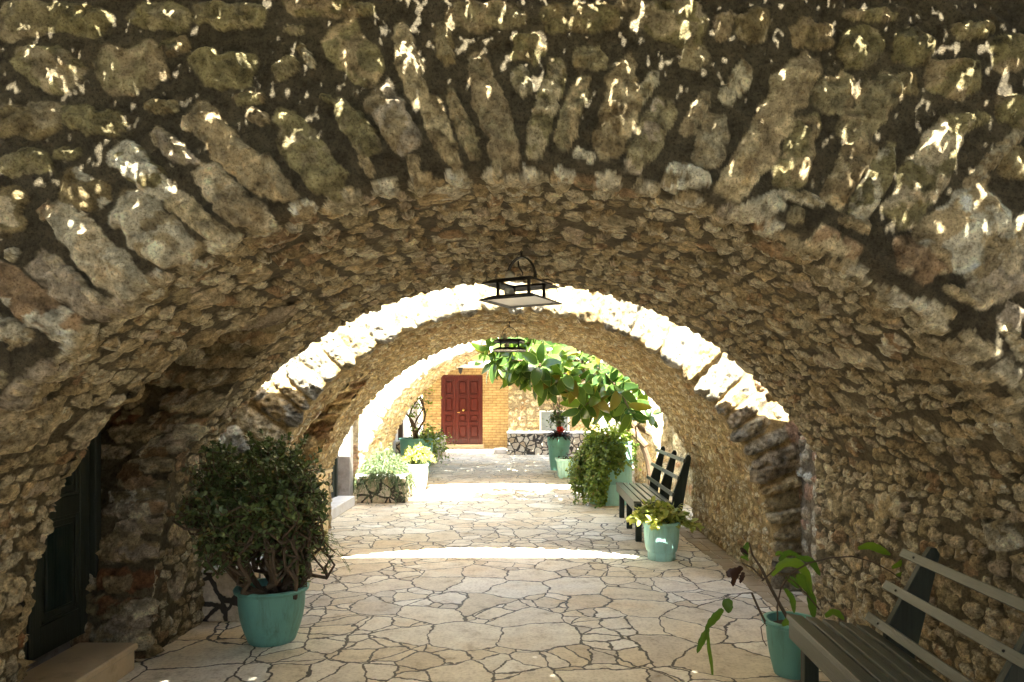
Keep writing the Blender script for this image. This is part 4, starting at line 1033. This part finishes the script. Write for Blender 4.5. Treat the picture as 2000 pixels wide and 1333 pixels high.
branch([(1160, 780, 9.6), (1145, 790, 9.5), (1135, 800, 9.4)], .014, side=False, whor=(6, 7))
branch([(985, 700, 9.5), (965, 705, 9.4)], .012, side=False, whor=(5, 6))
branch([(1240, 835, 10.4), (1255, 822, 10.0), (1268, 815, 9.7), (1272, 806, 9.6)], .014, side=False, whor=(4, 5), ln=.24)
branch([(1240, 835, 10.4), (1250, 760, 10.6), (1240, 680, 10.5), (1200, 610, 10.3)], .03)
branch([(1030, 690, 9.6), (980, 672, 9.6), (955, 690, 9.5)], .014, side=True)
branch([(1150, 735, 9.9), (1110, 730, 9.6), (1060, 715, 9.4), (1010, 705, 9.3)], .02, start=1)
branch([(1200, 785, 10.2), (1170, 755, 9.8), (1130, 735, 9.5), (1100, 740, 9.3)], .022, start=1)
branch([(1200, 785, 10.2), (1185, 765, 9.9), (1190, 740, 9.6), (1210, 760, 9.4)], .018, start=1)
branch([(1150, 735, 9.9), (1130, 690, 10.2), (1060, 655, 10.3), (1000, 650, 10.2)], .024)
branch([(1165, 700, 10.0), (1190, 680, 10.3), (1200, 650, 10.4)], .02)
tk.build('trunk', M_BARK, ft, True); fl.build('crown', M_FICUS, ft, shape='ovate', bend=.22, fold=.22, seg=6)
print('ficus leaves', len(fl.p))
# gnarled logs by the drum
s = MB(); s.tube([P(1212, 812, 10.6), P(1235, 842, 10.4), P(1262, 872, 10.3)], [.05, .06, .05], 9); s.tube([P(1228, 820, 10.7), P(1252, 838, 10.7), P(1270, 848, 10.7)], [.04, .045, .04], 9)
o = s.build('dry_branch', M_BARK, None, True); o.parent = ft; o.matrix_parent_inverse = Matrix.Translation(-ft.location)

# ------------------------------------------------------------------ lanterns
def lantern(loc, rz, sc, label, cable=True):
    r = empty('hanging_lantern', loc, rz); r.scale = (sc, sc, sc)
    h = .125     # half side
    def tray(z, out, t, name):
        m = MB(); i = h-.012; o2_ = h+out
        for s0 in range(4):
            a = s0*math.pi/2; M_ = Matrix.Rotation(a, 4, 'Z'); pts = [(-i, -i, z+t), (i, -i, z+t), (o2_, -o2_, z), (-o2_, -o2_, z)]; pts2 = [(-i, -i, z+t-.012), (i, -i, z+t-.012), (o2_, -o2_, z-.006), (-o2_, -o2_, z-.006)]
            P1 = [m.bm.verts.new(M_ @ Vector(p)) for p in pts]; P2 = [m.bm.verts.new(M_ @ Vector(p)) for p in pts2]
            m.bm.faces.new(P1); m.bm.faces.new(P2[::-1])
            for k in range(4): m.bm.faces.new((P1[k], P2[k], P2[(k+1) % 4], P1[(k+1) % 4]))
        o = m.build(name, M_IRON, r)
        q = MB(); q.box(-o2_+.014, o2_-.014, -o2_+.014, o2_-.014, z+.003, z+.007); q.build('pane', M_PANE, o) if z < .05 else q.bm.free()
    tray(.088, .036, .024, 'top_plate'); tray(-.004, .048, .026, 'base_plate')
    for sx, sy in ((-1, -1), (1, -1), (1, 1), (-1, 1)):
        m = MB(); m.box(sx*(h-.03)-.007, sx*(h-.03)+.007, sy*(h-.03)-.007, sy*(h-.03)+.007, .018, .105); m.build('corner_post', M_IRON, r)
    hp_ = [(0, .088*math.cos(a), .118+.125*math.sin(a)) for a in np.linspace(0, math.pi, 21)]
    m = MB()
    for (a, b) in zip(hp_, hp_[1:]):
        a, b = Vector(a), Vector(b); n_ = Vector((0, (a.y+b.y)/2, ((a.z+b.z)/2-.118))).normalized()*.003; w = Vector((.012, 0, 0))
        vs = [m.bm.verts.new(p) for p in (a-w-n_, a+w-n_, a+w+n_, a-w+n_, b-w-n_, b+w-n_, b+w+n_, b-w+n_)]
        for f4 in ((0, 1, 5, 4), (1, 2, 6, 5), (2, 3, 7, 6), (3, 0, 4, 7)): m.bm.faces.new([vs[k] for k in f4])
    m.build('hoop', M_IRON, r, False)
    m = MB(); m.tube([(0, 0, .24), (0, 0, .262)], .005, 6); m.tube([(.0+.010*math.cos(a), 0, .270+.010*math.sin(a)) for a in np.linspace(0, 6.0, 12)], .003, 5); m.tube([(0, 0, .28), (0, 0, .36)], .004, 6); m.build('hook', M_IRON, r)
    m = MB(); m.ball((-.03, .055, .14), .028, 14, 10); m.build('bulb', M_BULB, r, True)
    m = MB(); m.ball((-.085, .03, .04), .028, 14, 10); m.build('bulb', M_BULB, r, True)
    if cable:
        m = MB(); m.tube([(.0, 0.02, .225), (.01, .02, .19), (.02, .0, .16), (0, .0, .12)], .004, 5)
        m.build('cable', M_CABLE, r); m = MB(); m.tube([(.09, -.08, .122), (.12, -.11, .130), (.16, -.13, .115), (.18, -.14, .065), (.17, -.14, .02), (.14, -.12, -.005)], .003, 6); m.build('cable', M_CABLE, r)
    return tag(r, label, 'lantern', 'iron lanterns hanging under the vaults')
la = P(1018, 588, 3.8); lantern(la, R(62), 1.0, 'larger nearer iron lantern with a looping cable, in front of the lit arch')
lb = P(995, 684, 6.4); lantern(lb, R(91), .88, 'smaller distant iron lantern seen against the rubber tree leaves', False)

# ------------------------------------------------------------------ house with the red door
hs = empty('brick_house', (-1.5, 23.3, 0)); tag(hs, 'ochre brick house front with a red panelled double door at the end of the passage', 'house')
def H(m, name, mat, smooth=False): return par(m.build(name, mat, None, smooth), hs)
dx0, dx1, dz0, dz1 = -2.42, -1.0, .14, 2.50
m = MB(); m.box(-3.05, dx0, 23.3, 23.5, 0, 3.4); m.box(dx1, -.12, 23.3, 23.5, 0, 3.4); m.box(dx0, dx1, 23.3, 23.5, dz1, 3.4); m.box(dx0, dx1, 23.302, 23.5, 0, dz0-.03)
H(m, 'wall', M_BRICK)
m = MB(); m.box(dx0-.05, dx1+.05, 23.12, 23.34, 0, dz0-.005, .01); H(m, 'threshold', M_STEP)
m = MB(); m.box(dx0-.1, dx1+.1, 23.51, 23.6, 0, dz1+.1); H(m, 'door_backing', M_DOORR)  # hidden box added to stop sky light showing between the leaves
fr = MB(); yf = 23.33
fr.box(dx0, dx0+.05, yf-.02, yf+.08, dz0, dz1); fr.box(dx1-.05, dx1, yf-.02, yf+.08, dz0, dz1); fr.box(dx0+.05, dx1-.05, yf-.02, yf+.08, dz1-.06, dz1); H(fr, 'door_frame', M_DOORR)
def red_leaf(x0, x1, cols):
    m = MB(); m.box(x0, x1, yf+.035, yf+.07, dz0, dz1-.062); z0, z1 = dz0, dz1-.062; W = x1-x0; st_w = .085
    xs = [x0+st_w+(W-st_w)*k/cols for k in range(cols)]; pw = (W-st_w)/cols-st_w
    rows = [(z0+.20, z0+.66), (z0+.76, z0+1.02), (z0+1.12, z0+1.60), (z0+1.70, z1-.12)]
    m.box(x0, x0+st_w, yf-.014, yf+.034, z0, z1, .0)
    for k in range(cols): m.box(xs[k]+pw, xs[k]+pw+st_w, yf-.014, yf+.034, z0, z1, .006)
    zz = [z0]+[v for r_ in rows for v in r_]+[z1]
    for k in range(cols):
        for i in range(0, len(zz), 2): m.box(xs[k], xs[k]+pw, yf-.012, yf+.034, zz[i], zz[i+1], .006)
        for (a, b) in rows: m.box(xs[k]+.04, xs[k]+pw-.04, yf-.004, yf+.034, a+.04, b-.04, .024)
    return H(m, 'door_leaf', M_DOORR)
red_leaf(dx0+.052, dx0+.50, 1); dl = red_leaf(dx0+.506, dx1-.052, 2)
m = MB(); m.ball((-1.66, yf-.03, 1.30), .045, 12, 8); m.tube([(-1.66, yf+.01, 1.30), (-1.66, yf-.03, 1.30)], .018, 8); o = H(m, 'door_knob', M_BRASS, True)
m = MB(); m.box(-1.88, -1.85, yf+.0, yf+.012, 1.1, 1.3); m.tube([(-1.865, yf, 1.22), (-1.865, yf-.04, 1.22), (-1.78, yf-.04, 1.22)], .01, 6); H(m, 'door_handle', M_BRASS)
m = MB(); m.box(-3.6, 2.8, 20.55, 23.32, 2.73, 3.0, .01); H(m, 'canopy', M_WHITEP)  # extended forward to keep the wall and door in shade
wl = P(899, 716, 22.9)
m = MB(); m.tube([(wl.x, 23.3, wl.z+.12), (wl.x, 23.05, wl.z+.16), (wl.x, 22.95, wl.z+.06)], .015, 6); m.lathe([(.10, .08), (.11, .06), (.085, -.05), (.05, -.2), (.015, -.26)], (wl.x, 22.95, wl.z), 12); H(m, 'wall_lamp', M_IRON)

sw = empty('garden_wall', (1.3, 22.6, 0)); tag(sw, 'cream stone wall with a white window, right of the brick front', 'wall')
par(flat_wall('masonry', (-.12, 22.5, -.02), (1, 0, 0), 3.0, 2.9, (0, -1, 0), (.36, .29, .19), PAL_B, M_B, None, .022, .34, .17, 44), sw)
m = MB(); m.box(-.10, 2.9, 22.54, 22.8, 0, 2.8, .01); par(m.build('wall_core', M_ROOF), sw)
w0, w1 = P(1054, 845, 22.4), P(1112, 802, 22.4); m = MB(); t = .05
m.box(w0.x, w0.x+t, 22.38, 22.5, w0.z, w1.z, .006); m.box(w1.x-t, w1.x, 22.38, 22.5, w0.z, w1.z, .006); m.box(w0.x+t, w1.x-t, 22.38, 22.5, w1.z-t, w1.z, .006); m.box(w0.x+t, w1.x-t, 22.38, 22.5, w0.z, w0.z+t, .006)
wf = par(m.build('window_frame', M_WHITEP), sw); m = MB(); m.box(w0.x+t, w1.x-t, 22.44, 22.46, w0.z+t, w1.z-t); g = m.build('window_pane', M_GLASS); par(g, sw)

# side walls of the far courtyard
for sx, lb in ((-1, 'left, behind the twisted vine'), (1, 'right, behind the tall green pot')):
    m = MB(); m.box(sx*3.2, sx*3.4, 13.5, 23.2, 0, 3.0, .01); tag(m.build('courtyard_wall', M_PLAST), 'white plastered courtyard wall on the '+lb, 'wall')
m = MB()
for k in range(12): m.tube([(-3.05, 20.6+k*.22, .1), (-3.05, 20.6+k*.22, 2.6)], .009, 5)
for k in range(9): m.tube([(-3.05, 20.55, .3+k*.28), (-3.05, 23.1, .3+k*.28)], .009, 5)
tag(m.build('trellis', M_IRON), 'dark wire trellis on the left wall before the brick front', 'trellis')

# ------------------------------------------------------------------ vine pergolas (over the forecourt; the far one added for shade)
def pergola(x0, x1, y0, y1, z, n, ls, root_label, dens=None, thick=.5):
    r = empty('vine_pergola', ((x0+x1)/2, (y0+y1)/2, 0)); o = Vector(r.location)
    m = MB()
    for k in range(int((y1-y0)/.9)+1):
        y = y0+.1+k*.9; m.box(x0-o.x, x1-o.x, y-.05-o.y, y+.05-o.y, z-.16, z-.04, .006)
    m.build('beams', M_BARK, r); m = MB()
    m.bm.clear()
    for x in (x0+.08, x1-.08): m = MB(); m.box(x-.06-o.x, x+.06-o.x, y0-o.y, y1-o.y, z-.30, z-.162, .006); m.build('rail', M_BARK, r)
    for x in (x0+.08, x1-.08):
        for y in (y0+.1, y1-.1): m = MB(); m.box(x-.06-o.x, x+.06-o.x, y-.06-o.y, y+.06-o.y, 0, z-.302, .006); m.build('post', M_BARK, r)
    X = RS.uniform(x0, x1, n)-o.x; Y = (y0+(y1-y0)*RS.rand(n))-o.y; Z = z+RS.rand(n)*thick
    if dens: k_ = RS.rand(n) < dens(X+o.x, Y+o.y+(Z-z)/1.376); X, Y, Z = X[k_], Y[k_], Z[k_]; n = len(X)
    p = np.stack([X, Y, Z], 1); d = RS.normal(size=(n, 3)); d[:, 2] *= .35; u = RS.normal(size=(n, 3))*.35+np.array([0, 0, 1.])
    l_ = ls*(.6+.8*RS.rand(n)); leaves('foliage', p, d, u, l_, l_*.95, M_VINE, r, 'ovate', .2, .1, 2)
    return tag(r, root_label, 'pergola')
def edge_y(x): return 2.54-(3.5-(-.12+np.sqrt(np.clip(2.48**2-(x-.1)**2, 0, 9))))/1.37      # vine thickened behind this line to keep sun off the floor
pg = pergola(-3.6, 3.6, -2.3, 2.42, 3.62, 46000, .11, 'leafy vine pergola over the forecourt in front of the first vault', dens=lambda x, y: np.where(y < edge_y(x), 1.0, 0.), thick=.28)
n = 52000; X = RS.uniform(-3.6, 3.6, n); Y = RS.uniform(.2, 2.42, n); Z = 3.62+RS.rand(n)*.2
k_ = (Y+(Z-3.62)/1.376 > edge_y(X)-.06) & (RS.rand(n) < np.clip(.84-1.3*fbm(X*1.7+3, Y*1.6, 5, 3)+np.clip(np.abs(X-.2)-1.3, 0, 1)*.6, .60, 1))
X, Y, Z = X[k_], Y[k_], Z[k_]; n = len(X); d = RS.normal(size=(n, 3)); d[:, 2] *= .3; l_ = .046*(.6+.8*RS.rand(n)); print('young vine leaves', n)
leaves('fleck_foliage', np.stack([X, Y-.06, Z], 1), d, RS.normal(size=(n, 3))*.3+np.array([0, 0, 1.]), l_, l_*.95, M_VINE, pg, 'ovate', .2, .1, 2)  # small leaves, gaps shaped to let sun flecks onto the vault front
m = MB(); m.box(-3.75, 3.75, -2.6, -2.4, 0, 3.12, .01); tag(m.build('light_block_wall', M_GREYST), 'unseen grey stone wall added behind the viewer to keep sky light off the vault front', 'wall')  # unseen back wall, added to keep sky light off the vault front
pergola(-3.1, 3.1, 12.9, 18.6, 3.15, 22000, .13, 'unseen leafy vine pergola added to shade the far courtyard before the red door')  # unseen pergola added to shade the courtyard floor
for sx, lb in ((-1, 'left'), (1, 'right')):
    m = MB(); m.box(sx*3.75, sx*3.95, -2.4, 2.45, 0, 3.6, .01); tag(m.build('light_block_wall', M_GREYST), 'unseen grey stone wall added to block sky light on the %s side of the shaded forecourt' % lb, 'wall')  # unseen side walls, added to block sky light
